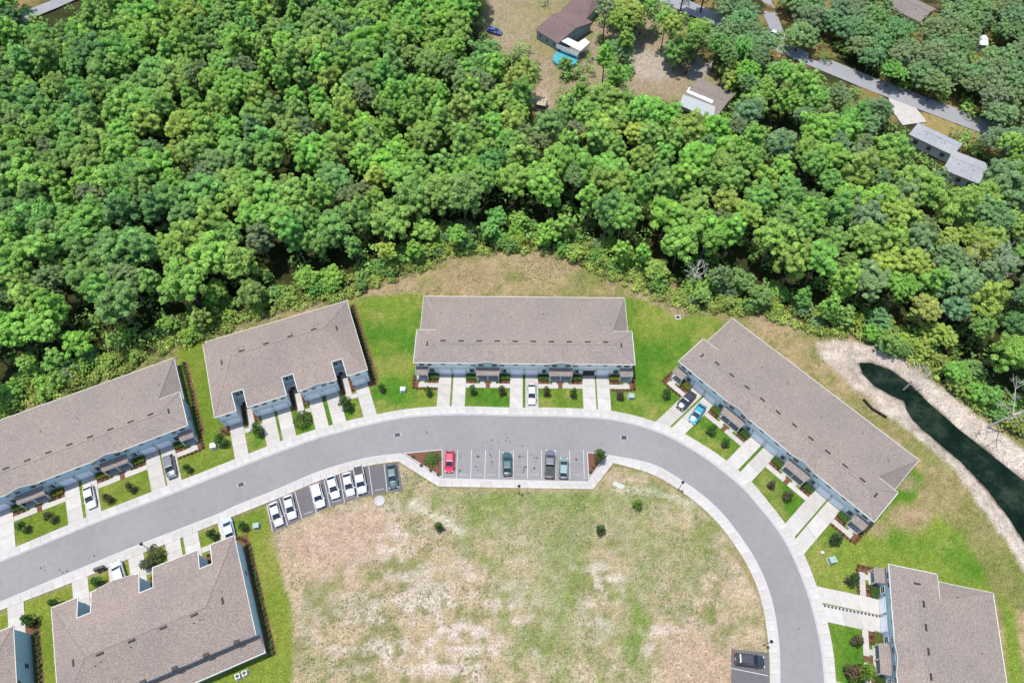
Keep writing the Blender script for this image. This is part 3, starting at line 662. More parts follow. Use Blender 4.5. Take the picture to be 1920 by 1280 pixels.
        for k in range(4): p = o+ax*(u0+.12)+bv*(-.5+.9*k); SHRUBS.append((p, 'bed', .36, a)); p = o+ax*(u1+.05)+bv*(-.4+.9*k); SHRUBS.append((p, 'bed', .33, a))
    strip_box(o, ax, bv, -.9, .95, -1.6, .6, 'mulch_bed', M['mulch'], .04); strip_box(o, ax, bv, W-.95, W+.9, -.9, .6, 'mulch_bed', M['mulch'], .04)
    for k in range(3): p = o+ax*(-.3+.5*k)+bv*(-.4-.5*k); SHRUBS.append((p, 'bed', .4, a))
    for sgn, u in ((-1, .33), (1, W-.33)):
        for v, z in ((3.2, 3.7), (9, 3.7), (14, 3.7), (6, 1.2)): window(t, u, v, z, .8, 1.1, face=(sgn, 0))
    for s in side:
        c = -.6 if s == 0 else W+.6
        for k in range(22): p = o+ax*(c+random.uniform(-.08, .08))+bv*(.6+.93*k); SHRUBS.append((p, 'row', random.uniform(.42, .55), a))
        strip_box(o, ax, bv, c-.6, c+.8, 0, 20.6, 'mulch_bed', M['mulch'], .028)
    return t, o, ax, bv
M['w_green'] = siding('grey green siding', (.70, .77, .75)); M['a_teal'] = siding('teal green siding', (.45, .62, .60))
M['w_blue'] = siding('mid blue siding', (.42, .58, .68)); M['a_blue'] = siding('deep blue siding', (.27, .44, .55))
M['w_pale'] = siding('pale blue siding', (.66, .74, .80)); M['a_pale'] = siding('grey blue siding', (.46, .58, .63))
M['w_sea'] = siding('sea green siding', (.60, .73, .75)); M['a_sea'] = siding('aqua siding', (.42, .60, .60))
cC = P(775, 680, HE); rowA(cC, -.6, 'middle townhouse row with six garages and two teal gables, facing the straight parking bays', 'w_green', 'a_teal', NO, side=())
cE = P(1272, 677, HE); eR = P(1635, 975, HE); angE = math.degrees(math.atan2(*(eR-cE)[::-1])); rowA(cE, angE, 'sea green townhouse row set diagonally between the curving road and the pond', 'w_sea', 'a_sea', NO, side=())
fr = P(352, 797, HE); angW = 25.0; aW = R(angW); rowA(fr-W_A*np.array([math.cos(aW), math.sin(aW)]), angW, 'blue townhouse row at the left edge with a silver sedan on one drive', 'w_blue', 'a_blue', NO, side=(1,))
rowA(P(1666, 1057, HE), -102.0, 'blue townhouse row in the lower right corner, facing left to the road', 'w_blue', 'a_blue', NO, side=())
rowB(P(402, 783, HE), 20.5, 'pale blue townhouse row with three front recesses, left of the middle row', 'w_pale', 'a_pale', NO, side=(1,))
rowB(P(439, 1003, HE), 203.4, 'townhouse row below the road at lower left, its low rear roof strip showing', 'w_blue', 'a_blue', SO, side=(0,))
q0, q1 = P(25, 1172, HE), P(31, 1280, HE); bd = math.degrees(math.atan2(*(q1-q0)[::-1]))
rowB(q0, 203.4+0.0 if False else bd-90, 'townhouse row cut off by the lower left corner of the photo', 'w_blue', 'a_blue', SO, side=(0,))

# ------------------------------------------------------------------ foliage
def clumps(centers, radii, per, leaf, up=.95, squash=.8, tintvar=.18, seed=0, shell=.55):
    r = np.random.default_rng(seed); c = np.repeat(centers, per, 0); rad = np.repeat(radii, per)
    tv = np.repeat(1+r.normal(0, tintvar, len(centers)), per); N = len(c)
    dd = r.normal(size=(N, 3)); dd /= np.linalg.norm(dd, axis=1)[:, None]; dd[:, 2] = np.where(dd[:, 2] < -.35, -dd[:, 2], dd[:, 2])
    pos = c+dd*(rad*(shell+(1-shell)*r.random(N)**.5))[:, None]*[1, 1, squash]
    nn = dd*1.25+r.normal(size=(N, 3))*.5+[0, 0, up]; nn /= np.linalg.norm(nn, axis=1)[:, None]
    a = np.cross(nn, r.normal(size=(N, 3))); a /= np.linalg.norm(a, axis=1)[:, None]; b = np.cross(nn, a)
    s = leaf*(.6+.8*r.random(N))[:, None]; a = a*s; b = b*s*.7
    v = np.stack([pos-a, pos-b*.9, pos+a, pos+b*.9], 1).reshape(-1, 3)
    tt = np.clip(tv*(1+r.normal(0, .10, N)), .5, 1.6); w = np.clip(r.normal(1, .03, N), .85, 1.15)
    col_ = np.stack([tt*w, tt, tt*.95, np.ones(N)], 1)
    return v, np.arange(N*4).reshape(-1, 4), np.repeat(col_, 4, 0)
def leafmesh(name, *a, **k):
    v, q, c = clumps(*a, **k); return arrmesh(name, v, q, M['leaf'], c, 'tint')
def crown(name, Rr, H, n, cr, per, leaf, seed, m=4, **k):
    "several leafy domes grown together, each of separate tufts; base at z = 0"
    r = np.random.default_rng(seed); pts = []; rad = []
    dm = [(0, 0, .62*Rr, H)]+[(math.cos(t)*Rr*r.uniform(.38, .55), math.sin(t)*Rr*r.uniform(.38, .55), Rr*r.uniform(.36, .55), H*r.uniform(.55, 1.05)) for t in np.arange(m)*2*math.pi/m+r.uniform(0, 6)]
    tot = sum(d[2]**2 for d in dm)
    for cx, cy, rr, hh in dm:
        q = max(5, int(n*rr**2/tot)); ph = r.uniform(0, 6)
        for i in range(q):
            f = math.sqrt((i+.5)/q); th = i*2.39996+ph+r.normal(0, .3); g = 1+r.normal(0, .13)
            pts.append((cx+rr*f*g*math.cos(th), cy+rr*f*g*math.sin(th), hh*math.sqrt(max(0, 1-f*f*.9))*g-.2*H*f+r.normal(0, .25))); rad.append(cr*r.uniform(.65, 1.3))
    for i in range(n//4):
        th = r.uniform(0, 6.28); f = r.uniform(.2, .8); pts.append((Rr*f*math.cos(th), Rr*f*math.sin(th), H*r.uniform(-.35, .2))); rad.append(cr*1.25)
    return leafmesh(name, np.array(pts), np.array(rad), per, leaf, seed=seed, **k)
def trunkmesh(h, r, seed, spread):
    rr = random.Random(seed); mb = MB(); p = (0, 0, -.4); top = (rr.uniform(-.3, .3), rr.uniform(-.3, .3), h*.6); mb.tube(p, top, r, r*.65, 7)
    for k in range(5):
        a = k*1.26+rr.uniform(-.3, .3); e = (top[0]+math.cos(a)*spread*.55, top[1]+math.sin(a)*spread*.55, h*rr.uniform(.85, 1.05)); mb.tube(top, e, r*.45, r*.15, 5)
        e2 = (e[0]+math.cos(a+.6)*spread*.25, e[1]+math.sin(a+.6)*spread*.25, e[2]+.5); mb.tube(e, e2, r*.18, r*.07, 4)
    return mb.mesh('trunk', M['bark'], True)
BROAD = [crown('broadleaf_crown', 4.9, 3.9, 84, .74, 95, .205, 100+i, tintvar=.16, squash=.85) for i in range(6)]
TALLC = [crown('upright_crown', 3.6, 5.6, 72, .70, 95, .20, 200+i, m=3, tintvar=.16) for i in range(4)]
OAK = [crown('oak_crown', 5.3, 2.9, 120, .62, 50, .20, 300+i, m=5, tintvar=.13, squash=.7) for i in range(4)]
FINE = [crown('fine_crown', 4.3, 3.6, 150, .48, 42, .17, 400+i, m=2, tintvar=.10) for i in range(3)]
TR = [trunkmesh(9.5, .28, i, 4) for i in range(4)]
# --- places that stay open to view (pixels): yards, roofs, street
OPEN = [[(1480, 95), (1560, 112), (1622, 140), (1600, 165), (1545, 140), (1480, 112)], [(1225, -20), (1262, -20), (1300, 25), (1270, 12)], [(915, -20), (1015, -20), (1000, 60), (1010, 75), (935, 74), (912, 60)], [(1000, 50), (1050, -10), (1118, -10), (1110, 30), (1130, 42), (1100, 105), (1088, 118), (1032, 125), (1030, 98), (1000, 66)],
        [(1190, 90), (1222, 60), (1248, 75), (1256, 120), (1280, 130), (1272, 165), (1245, 182), (1240, 205), (1226, 190), (1200, 135)], [(1278, 143), (1312, 105), (1332, 108), (1345, 140), (1368, 165), (1358, 190), (1340, 224), (1276, 192)],
        [(1295, -5), (1352, 32), (1345, 52), (1298, 30)], [(1610, 138), (1660, 150), (1862, 232), (1850, 252), (1760, 225), (1740, 245), (1800, 262), (1800, 285), (1740, 255), (1700, 232), (1680, 190), (1620, 160)],
        [(1715, 238), (1800, 266), (1800, 288), (1850, 302), (1828, 334), (1780, 332), (1745, 285), (1712, 256)], [(1668, -10), (1705, -10), (1758, 24), (1722, 40), (1695, 20)],
        [(1830, 60), (1860, 60), (1860, 85), (1830, 88)], [(42, -10), (165, -10), (95, 33), (60, 18)], [(1018, 120), (1034, 120), (1034, 172), (1020, 175)], [(1068, 180), (1112, 140), (1108, 160), (1075, 188)], [(1000, 175), (1036, 175), (1034, 200), (1000, 200)],
        [(1420, -10), (1450, -10), (1468, 60), (1440, 45)], [(1530, 60), (1560, 75), (1545, 85)], [(1445, 225), (1480, 240), (1450, 235)]]
def blocked(px_, py_, rp):
    for pl in OPEN:
        xs = [p[0] for p in pl]; ys = [p[1] for p in pl]
        if px_ < min(xs)-rp or px_ > max(xs)+rp or py_ < min(ys)-rp or py_ > max(ys)+rp: continue
        if float(sdist(np.array(px_), np.array(py_), pl)) > -rp*.72: return True
    return False
KINDS = {'bright': ((.262, .440, .092), 'bright green broadleaf tree'), 'yellow': ((.350, .450, .100), 'yellow green broadleaf tree'), 'mid': ((.205, .375, .098), 'mid green broadleaf tree'), 'dark': ((.145, .285, .090), 'dark green broadleaf tree'),
         'grey': ((.215, .335, .150), 'greyish green live oak'), 'olive': ((.205, .300, .120), 'dull olive green fine leaved tree')}
def zone(px_, py_):
    c = ['far left edge', 'far left', 'left', 'left of centre', 'centre', 'right of centre', 'right', 'far right', 'far right edge'][int(np.clip((px_+10)/216, 0, 8))]
    rw = 'at the very top' if py_ < 70 else 'high up' if py_ < 190 else 'half way up' if py_ < 340 else 'lower down' if py_ < 480 else 'along the bottom edge'
    return rw, c
def tree(name, x, y, cm, tm, s, sz, hz, kcol, label, cat='tree', group=None, th=9.5):
    z0 = gz(x, y); root = empty(name, (x, y, z0), random.uniform(0, 6.28), label=label, cat=cat, group=group)
    c = inst('crown', cm, root, loc=(0, 0, hz), sc3=(s, s, sz)); c.color = (*kcol, 1)
    inst('trunk', tm, root, sc3=(s, s, (hz+1)/th)); return root
rt = random.Random(5); cnt = {}
placed = []
SPG = 6.6
rows = int((205-58)/(SPG*.87))
for j in range(rows):
    for i in range(-27, 28):
        x = (i+.5*(j % 2))*SPG+rt.uniform(-1.7, 1.7); y = 58+j*SPG*.87+rt.uniform(-1.6, 1.6)
        sfd = float(sdist(np.array(x), np.array(y), FOREST))
        if sfd < 1.2: continue
        if float(sdist(np.array(x), np.array(y), SAND)) > -1.5: continue
        px_, py_ = (float(k) for k in Q(x, y, 9)); bx, by = (float(k) for k in Q(x, y, 0))
        if py_ < -60 or px_ < -70 or px_ > 1990 or by > 960: continue
        right = px_ > 1120+ (py_)*.9 or (py_ < 130 and px_ > 1120)
        edge = sfd < 7
        u = float(np.clip((fbm(np.array([x]), np.array([y]), 22, 90)[0]-.5)*2.4+.5, 0, .999))*.55+rt.random()*.45; oak = px_ > 1330 and py_ < 260 and (py_ < 60+(px_-1330)*.42)
        h = rt.uniform(7.5, 10.5)
        if edge: h *= rt.uniform(.22, .6)
        if oak: cm = rt.choice(OAK); k = 'grey' if u < .75 else 'olive' if u < .88 else 'mid'; s = rt.uniform(.7, 1.05); h *= .55; nm = 'oak_tree'
        elif right: cm = rt.choice(BROAD+FINE+TALLC[:1]+OAK[:2]); k = 'dark' if u < .16 else 'mid' if u < .46 else 'bright' if u < .72 else 'grey' if u < .84 else 'yellow'; s = rt.uniform(.62, 1.08)
        else: cm = rt.choice(BROAD+TALLC); k = 'dark' if u < .12 else 'mid' if u < .38 else 'bright' if u < .82 else 'yellow'; s = rt.uniform(.7, 1.12)
        if not oak and rt.random() < .05 and not right: cm = rt.choice(FINE); k = 'olive'
        nm = 'oak_tree' if oak or cm in FINE else 'upright_tree' if cm in TALLC else 'broadleaf_tree'
        if edge: s *= rt.uniform(.5, .8)
        if cm in FINE and k == 'bright': k = 'olive'
        rp = 4.4*s*6.5
        if any(blocked(*(float(q) for q in Q(x, y, hz)), rp*f) for hz, f in ((h+2.2, .8), (h, 1.0), (h*.5, .3))): continue
        kc = tuple(c*rt.uniform(.88, 1.14) for c in KINDS[k][0]); rw, cz = zone(px_, py_)
        cnt[nm] = cnt.get(nm, 0)+1
        sz_ = 'large ' if s > .98 else 'small ' if s < .62 else ''
        cn = {'oak_tree': 'fine leaved tree', 'upright_tree': 'tall narrow tree', 'broadleaf_tree': 'round crowned tree'}[nm]
        lb = f"{sz_}{ {'bright': 'bright green', 'yellow': 'yellow green', 'mid': 'mid green', 'dark': 'dark green', 'grey': 'greyish green', 'olive': 'olive green'}[k]} {cn} {rw} of the wood, {cz}"
        tree(nm, x, y, cm, rt.choice(TR), s, s*rt.uniform(.9, 1.25), h, kc, lb, group=lb.replace(' tree ', ' trees '))
        placed.append((x, y))
print('trees', cnt)
kk = 0
while kk < 150:
    x = rt.uniform(-150, 150); y = rt.uniform(50, 118)
    sfd = float(sdist(np.array(x), np.array(y), FOREST))
    if not (.3 < sfd < 7) or float(sdist(np.array(x), np.array(y), SAND)) > -.8: continue
    bx, by = (float(q) for q in Q(x, y, 1))
    if bx < -60 or bx > 1980: continue
    k = rt.choice(['bright', 'bright', 'mid', 'yellow', 'yellow', 'grey']); s = rt.uniform(.3, .55); rw, cz = zone(bx, by)
    cn = 'leafy bush' if s < .42 else 'low spreading bush'
    lb = f"{ {'bright': 'bright green', 'yellow': 'yellow green', 'mid': 'mid green', 'grey': 'greyish green'}[k]} {cn} on the lower fringe of the wood, {cz}"
    tree('bush', x, y, rt.choice(BROAD+OAK), TR[kk % 4], s, s*rt.uniform(1, 1.5), rt.uniform(.4, 1.6), tuple(c*rt.uniform(.9, 1.15) for c in KINDS[k][0]), lb, cat='bush', group=lb.replace(' bush ', ' bushes ')); kk += 1
# understorey and scrub: one mass nobody could count
uc = []; ur = []
def scat(n, test, rr, z=.3):
    k = 0
    while k < n:
        x = rt.uniform(-165, 165); y = rt.uniform(50, 205)
        if abs(x) > 68+y*.62: continue
        if float(sdist(np.array(x), np.array(y), SAND)) > -1: continue
        if not test(x, y): continue
        uc.append((x, y, gz(x, y)+z)); ur.append(rt.uniform(*rr)); k += 1
def okopen(x, y, zz):
    a, b = (float(k) for k in Q(x, y, zz)); return not blocked(a, b, 6)
def f_in(x, y): return float(sdist(np.array(x), np.array(y), FOREST)) > 2.5 and okopen(x, y, 2)
def f_edge(x, y): s_ = float(sdist(np.array(x), np.array(y), FOREST)); return -1.0 < s_ < 6.5 and okopen(x, y, 1)
scat(2600, f_in, (1.3, 2.6), 1.5)
o = inst('undergrowth', leafmesh('undergrowth', np.array(uc), np.array(ur), 34, .38, seed=5, tintvar=.25, squash=.9, shell=.3), label='dark green undergrowth filling the floor of the wood', cat='undergrowth', kind='stuff'); o.color = (.19, .33, .08, 1)
uc = []; ur = []; scat(1300, f_edge, (.5, 1.7), .45)
o = inst('scrub', leafmesh('scrub', np.array(uc), np.array(ur), 60, .2, seed=6, tintvar=.28, squash=.9, shell=.3), label='yellow green scrub and vines along the lower edge of the wood', cat='scrub', kind='stuff'); o.color = (.30, .38, .09, 1)
# grass tufts on the field and the rough verge
ux = rng.uniform(-95, 100, 60000); uy = rng.uniform(8, 108, 60000)
ok = (sdist(ux, uy, FIELD) > .4) | ((sdist(ux, uy, FOREST) < -.3) & (sdist(ux, uy, FOREST) > -9) & (sdist(ux, uy, SAND) < -.5))
for pl in LAWNS: ok &= sdist(ux, uy, pl) < -.3
for a_, (cx, cy, dx, dy) in enumerate([(cC[0], cC[1], W_A, 18.5)]): ok &= ~((ux > cx) & (ux < cx+dx) & (uy > cy) & (uy < cy+dy-.8))
for pl in SOIL: ok &= (sdist(ux, uy, pl[0]) < -1) | (rng.random(len(ux)) < .15)
ok &= ~inpoly(ux, uy, lot2) & ~inpoly(ux, uy, lot3)
ux, uy = ux[ok][:16000], uy[ok][:16000]
tc_ = np.stack([ux, uy, np.zeros(len(ux))+.03], 1)
dens = fbm(ux, uy, 6, 77); keep = dens > .5; tc_ = tc_[keep]
o = inst('grass_tufts', leafmesh('grass_tufts', tc_, np.full(len(tc_), .22), 5, .10, seed=9, tintvar=.35, squash=.9, up=.6), label='dry grass tufts and weeds over the open field and rough verge', cat='grass', kind='stuff'); o.color = (.34, .34, .20, 1)

# --- garden plants
hedge = leafmesh('hedge', np.array([(x, y, .45) for x in np.linspace(-.85, .85, 6) for y in (-.35, .25)]), np.full(12, .42), 60, .10, seed=31, tintvar=.12, squash=1.0)
small = leafmesh('shrub', np.array([(0, 0, .5), (.4, .2, .4), (-.35, .25, .45), (.1, -.4, .35), (-.2, -.2, .8)]), np.array([.7, .55, .55, .5, .5]), 45, .16, seed=32, tintvar=.15)
HC = [(.06, .13, .02), (.09, .15, .02), (.13, .16, .02), (.05, .11, .02)]
for p, kd, s, a in SHRUBS:
    c, d_ = (float(q) for q in Q(p[0], p[1], 0))
    if c < -60 or c > 1990 or d_ > 1330: continue
    if kd == 'hedge':
        o = inst('hedge', hedge, loc=(p[0], p[1], 0), rz=a, sc3=(1, 1, random.uniform(.9, 1.15)), label='clipped green hedge under a ground floor window in a red mulch bed', cat='hedge', group='clipped hedges under the townhouse windows'); o.color = (*random.choice(HC), 1)
    elif kd == 'bed':
        o = inst('shrub', small, loc=(p[0], p[1], 0), rz=random.random()*6, sc3=(s, s, s), label='tiny shrub in a red mulch bed by a townhouse entrance', cat='shrub', group='tiny shrubs in the entrance beds'); o.color = (*random.choice([(.12, .10, .03), (.08, .10, .02), (.16, .11, .03), (.09, .05, .03)]), 1)
    else:
        o = inst('shrub', small, loc=(p[0], p[1], 0), rz=random.random()*6, sc3=(s*1.0, s*1.0, s*1.25), label='dark shrub in the line planted along a townhouse end wall', cat='shrub', group='dark shrubs in lines along the end walls'); o.color = (.06, .12, .035, 1)
yc = [leafmesh('young_crown', np.array([(0, 0, .2), (.45, .2, 0), (-.4, .3, .1), (.1, -.5, .1), (-.2, -.2, .7), (.2, .15, .9), (0, 0, 1.35)])*[1, 1, 1], np.array([.75, .6, .6, .6, .6, .55, .4]), 60, .14, seed=60+i, tintvar=.2, squash=1.0) for i in range(3)]
yt = MB().tube((0, 0, 0), (0, 0, 1.6), .05, .03, 6).mesh('trunk', M['bark'])
ring = MB().prism([(math.cos(t)*.6, math.sin(t)*.6) for t in np.linspace(0, 2*math.pi, 11)[:-1]], 0, .04).mesh('mulch_ring', mat('tan bark ring', C(120, 104, 70), .95, var=.2, scale=3))
GREEN = (.055, .125, .022); RED = (.11, .075, .04); YG = (.14, .23, .03); PLUM = (.09, .085, .04)
YT = [((805, 739), 1.1, GREEN, 'small round green tree on the lawn left of the middle row drives'), ((887, 736), 1.1, GREEN, 'small dense green tree at the left of the first middle lawn'), ((941, 737), 1.1, PLUM, 'thin purplish young tree at the right of the first middle lawn'), ((1024, 739), 1.1, PLUM, 'thin purplish young tree on the lawn beside the white sedan'),
      ((1074, 742), 1.1, GREEN, 'small dense green tree at the right of the second middle lawn'), ((1161, 746), 1.1, PLUM, 'thin brownish young tree at the right end of the middle row'),
      ((717, 732), 1.0, GREEN, 'small dark green tree beside the utility box left of the middle row'), ((652, 764), 1.7, (.04, .085, .02), 'dark green tree between two drives of the pale blue row'), ((488, 812), 1.5, GREEN, 'green tree at the corner of the small square lawn by the pale blue row'), ((420, 832), 1.5, GREEN, 'dark green tree by the pale utility box between the two left rows'),
      ((356, 882), 1.0, GREEN, 'small green tree on the corner lawn right of the dark roofed car'), ((251, 918), 1.1, PLUM, 'young tree on the left lawn nearest the silver sedan, right of the pair'), ((208, 938), 1.1, PLUM, 'young tree on the left lawn nearest the silver sedan, left of the pair'), ((51, 992), 1.2, GREEN, 'left one of two young trees on the lawn at the left edge'), ((102, 974), 1.2, PLUM, 'right one of two young trees on the lawn at the left edge'),
      ((459, 990), 1.1, GREEN, 'small green tree beside the pale utility box by the angled bays'), ((403, 1006), 1.2, (.04, .085, .02), 'small dark tree beside the silver car behind the lower left row'), ((190, 1094), 1.2, GREEN, 'small dark tree on the lawn next to the white van'), ((112, 1134), 1.2, GREEN, 'small dark tree at the roof edge of the lower left row'), ((66, 1165), 1.4, GREEN, 'round dark tree beside the drive at the lower left corner'),
      ((1247, 744), 1.2, GREEN, 'dark green tree on the lawn by the upper end of the diagonal row'), ((1331, 811), 1.3, GREEN, 'left young tree on the lawn below the teal car'), ((1357, 834), 1.1, GREEN, 'right young tree on the lawn below the teal car'), ((1443, 912), 1.0, PLUM, 'brown young tree on the lower lawn of the diagonal row, upper left one'), ((1472, 934), 1.2, PLUM, 'reddish young tree on the lower lawn of the diagonal row, lower right one'),
      ((1560, 1015), 1.4, (.045, .08, .025), 'dark round tree on the grass at the lower end of the diagonal row'), ((1591, 1090), 1.4, (.045, .08, .025), 'dark tree on the lawn by the lower right row entrance'), ((1600, 1203), 1.2, PLUM, 'small purplish tree on the lawn of the lower right row'), ((1590, 1262), 1.6, RED, 'reddish bare looking shrub tree at the bottom of the lower right lawn'), ((1608, 1262), 2.1, YG, 'bright yellow green tree at the bottom of the lower right lawn'),
      ((824, 991), 1.1, (.06, .10, .03), 'lone green sapling at the left of the open field'), ((1124, 997), 1.2, (.06, .10, .03), 'lone brownish green sapling in the middle of the open field'), ((1193, 950), 1.2, YG, 'lone bright green sapling at the right of the open field'),
      ((1122, 862), 1.6, (.08, .12, .03), 'thin green tree in the right mulch triangle of the parking row')]
for (pp, s, c, lb) in YT:
    p = P(*pp); root = empty('young_tree', (p[0], p[1], 0), random.random()*6, label=lb, cat='tree')
    o = inst('crown', random.choice(yc), root, loc=(0, 0, 1.15*s), sc3=(s*.8, s*.8, s)); o.color = (*tuple(q*1.15 for q in c), 1); inst('trunk', yt, root, sc3=(s, s, s)); inst('mulch_ring', ring, root)
def leafy(x, y, s, c, lb, name='shrub_tree', n=4, rad=1.0, h=1.8):
    cs = np.array([(math.cos(t)*rad*random.uniform(.4, 1), math.sin(t)*rad*random.uniform(.4, 1), h*random.uniform(.6, 1.2)) for t in np.linspace(0, 6.28, n+1)[:-1]]+[(0, 0, h*1.2)])
    root = empty(name, (x, y, 0), 0, label=lb, cat='tree'); o = inst('crown', leafmesh('crown', cs, np.full(len(cs), s), 90, .16, seed=int(abs(x)*10), tintvar=.25, squash=.9, shell=.2), root); o.color = (*c, 1)
    mb = MB()
    for k in range(4): mb.tube((0, 0, 0), tuple(cs[k % len(cs)]), .05, .025, 5)
    mb.build('trunk', M['bark'], root)
p = P(569, 790); leafy(p[0], p[1], .9, (.10, .17, .03), 'leafy pale green shrub tree filling the middle lawn of the pale blue row', n=8, rad=1.5, h=1.2)
p = P(295, 1044); leafy(p[0], p[1], .8, (.10, .13, .04), 'sparse reddish green tree on the lawn between the lower left drives', n=7, rad=1.5, h=1.5)
p = P(283, 1060); leafy(p[0], p[1], .7, (.09, .11, .05), 'thin grey green tree leaning over the walk at the lower left roof', n=6, rad=.9, h=1.8)
# spiky bush in the left mulch triangle, palms in the gardens
def fronds(n, L, droop, wd, seed, z=0):
    r = random.Random(seed); mb = MB()
    for i in range(n):
        a = i*2.4; el = r.uniform(.1, 1.2); pts = []
        for k in range(5):
            t = k/4; rr = L*t*math.cos(el)*r.uniform(.95, 1.05); pts.append((math.cos(a)*rr, math.sin(a)*rr, z+L*t*math.sin(el)-droop*t*t))
        for k in range(4):
            w0 = wd*(1-abs(k/4-.35)); w1 = wd*(1-abs((k+1)/4-.35)) if k < 3 else .02; nx_, ny_ = -math.sin(a), math.cos(a); p, q = pts[k], pts[k+1]
            mb.poly([(p[0]-nx_*w0, p[1]-ny_*w0, p[2]-.05), p, q, (q[0]-nx_*w1, q[1]-ny_*w1, q[2]-.05)]); mb.poly([p, (p[0]+nx_*w0, p[1]+ny_*w0, p[2]-.05), (q[0]+nx_*w1, q[1]+ny_*w1, q[2]-.05), q])
    me = mb.mesh('fronds', M['leaf']); a_ = me.color_attributes.new('tint', 'FLOAT_COLOR', 'POINT'); a_.data.foreach_set('color', [1.0]*(4*len(me.vertices))); return me
p = P(811, 862); root = empty('spiky_bush', (p[0], p[1], 0), label='big spiky green bush in the left mulch triangle beside the red car', cat='bush')
o = inst('fronds', fronds(60, 2.1, .7, .12, 3, .2), root); o.color = (.10, .17, .04, 1); MB().tube((0, 0, 0), (0, 0, .6), .2, .12).build('trunk', M['bark'], root)
for i, (cx, cy) in enumerate([(775, 857), (790, 873), (808, 882), (822, 890), (1107, 885), (1112, 876), (1118, 868)]):
    p = P(cx, cy); o = inst('shrub', small, loc=(p[0], p[1], .05), sc3=(.4, .4, .4), label='tiny plant in a mulch triangle at an end of the straight parking row', cat='shrub', group='tiny plants in the parking row beds'); o.color = (.10, .11, .03, 1)
pf = fronds(30, 2.6, 1.6, .28, 8); pt = MB().tube((0, 0, 0), (.2, 0, 6), .2, .15, 8).mesh('trunk', M['bark'])
for (cx, cy, lb) in [(1300, 118, 'palm rising from the bushes beside the upper street'), (1283, 138, 'palm at the lower side of the bushes beside the upper street'), (1385, 175, 'palm in the bright bushes by the grey roofed bungalow')]:
    p = P(cx, cy); root = empty('palm_tree', (p[0], p[1], 0), label=lb, cat='palm'); o = inst('crown', pf, root, loc=(.2, 0, 6)); o.color = (.13, .20, .05, 1); inst('trunk', pt, root)
# named trees that stand out
SPEC = [((1262, 128), 3.8, 5, .8, 'mid', 'dense dark bush tree below the palms in the bare yard', BROAD[1]), ((1288, 105), 4, 4.5, .8, 'yellow', 'bright yellow green tree beside the palms at the bare yard', BROAD[2]), ((1365, 176), 5, 4, .85, 'yellow', 'bright yellow green round tree right of the bare driveway', BROAD[3]), ((1160, 130), 5, 6, .85, 'grey', 'large grey green oak right of the white roofed porch', OAK[0]), ((1182, 75), 5, 5, .8, 'grey', 'grey green oak at the top beside the brown house', OAK[1]),
        ((1460, 235), 6, 7, 1.1, 'bright', 'big domed bright green tree right of the grey porch roof', FINE[0]), ((1320, 280), 4, 6, .8, 'mid', 'mid green tree just below the grey roofed bungalow', BROAD[0]), ((960, 300), 6, 8, 1.0, 'yellow', 'tall yellow green tree above the middle of the wood', TALLC[1]), ((1085, 215), 4, 5.5, .7, 'bright', 'slim bright tree below the round pool', TALLC[0]), ((1058, 142), 2.2, 3.2, .5, 'mid', 'small tree with its crown in front of the round pool', BROAD[4])]
for pp, rr, h, s, k, lb, cm in SPEC:
    p = P(*pp); tree('broadleaf_tree' if 'oak' not in lb else 'oak_tree', p[0], p[1], cm, TR[0], s, s*1.1, h, KINDS[k][0], lb)
def dead(px_, py_, h, sp, seed, lb, lean=(0, 0)):
    r = random.Random(seed); p = P(px_, py_); root = empty('dead_tree', (p[0], p[1], gz(*p)), label=lb, cat='dead tree'); mb = MB(); mb.tube((0, 0, -.3), (lean[0]*.5, lean[1]*.5, h*.5), .22, .15, 7); tw = MB()
    def br(a, dr, L, rad, n):
        if n == 0: return
        b = tuple(a[i]+dr[i]*L for i in range(3)); (mb if n > 2 else tw).tube(a, b, rad, rad*.6, 5)
        for k in range(3): nd = mathutils.Vector((dr[0]+r.gauss(0, .5), dr[1]+r.gauss(0, .5), dr[2]+r.uniform(-.15, .35))).normalized(); br(b, nd, L*r.uniform(.6, .8), rad*.6, n-1)
    for k in range(5):
        a = k*1.3+r.random(); br((lean[0]*.5, lean[1]*.5, h*.5), mathutils.Vector((math.cos(a)*.7, math.sin(a)*.7, .8)).normalized(), sp*.42, .11, 4)
    mb.build('trunk', M['deadwood'], root); tw.build('twigs', M['deadwood'], root)
dead(1850, 800, 13, 7, 4, 'bare pale dead tree leaning over the far bank of the pond', (2, -1)); dead(1800, 555, 17, 7, 9, 'bare white dead tree standing in the wood at far right', (2, 2)); dead(1700, 725, 9, 4, 12, 'small bare grey tree hanging over the sand near the head of the pond'); dead(1292, 545, 11, 3.5, 15, 'bare white snag at the lower edge of the wood above the diagonal row')

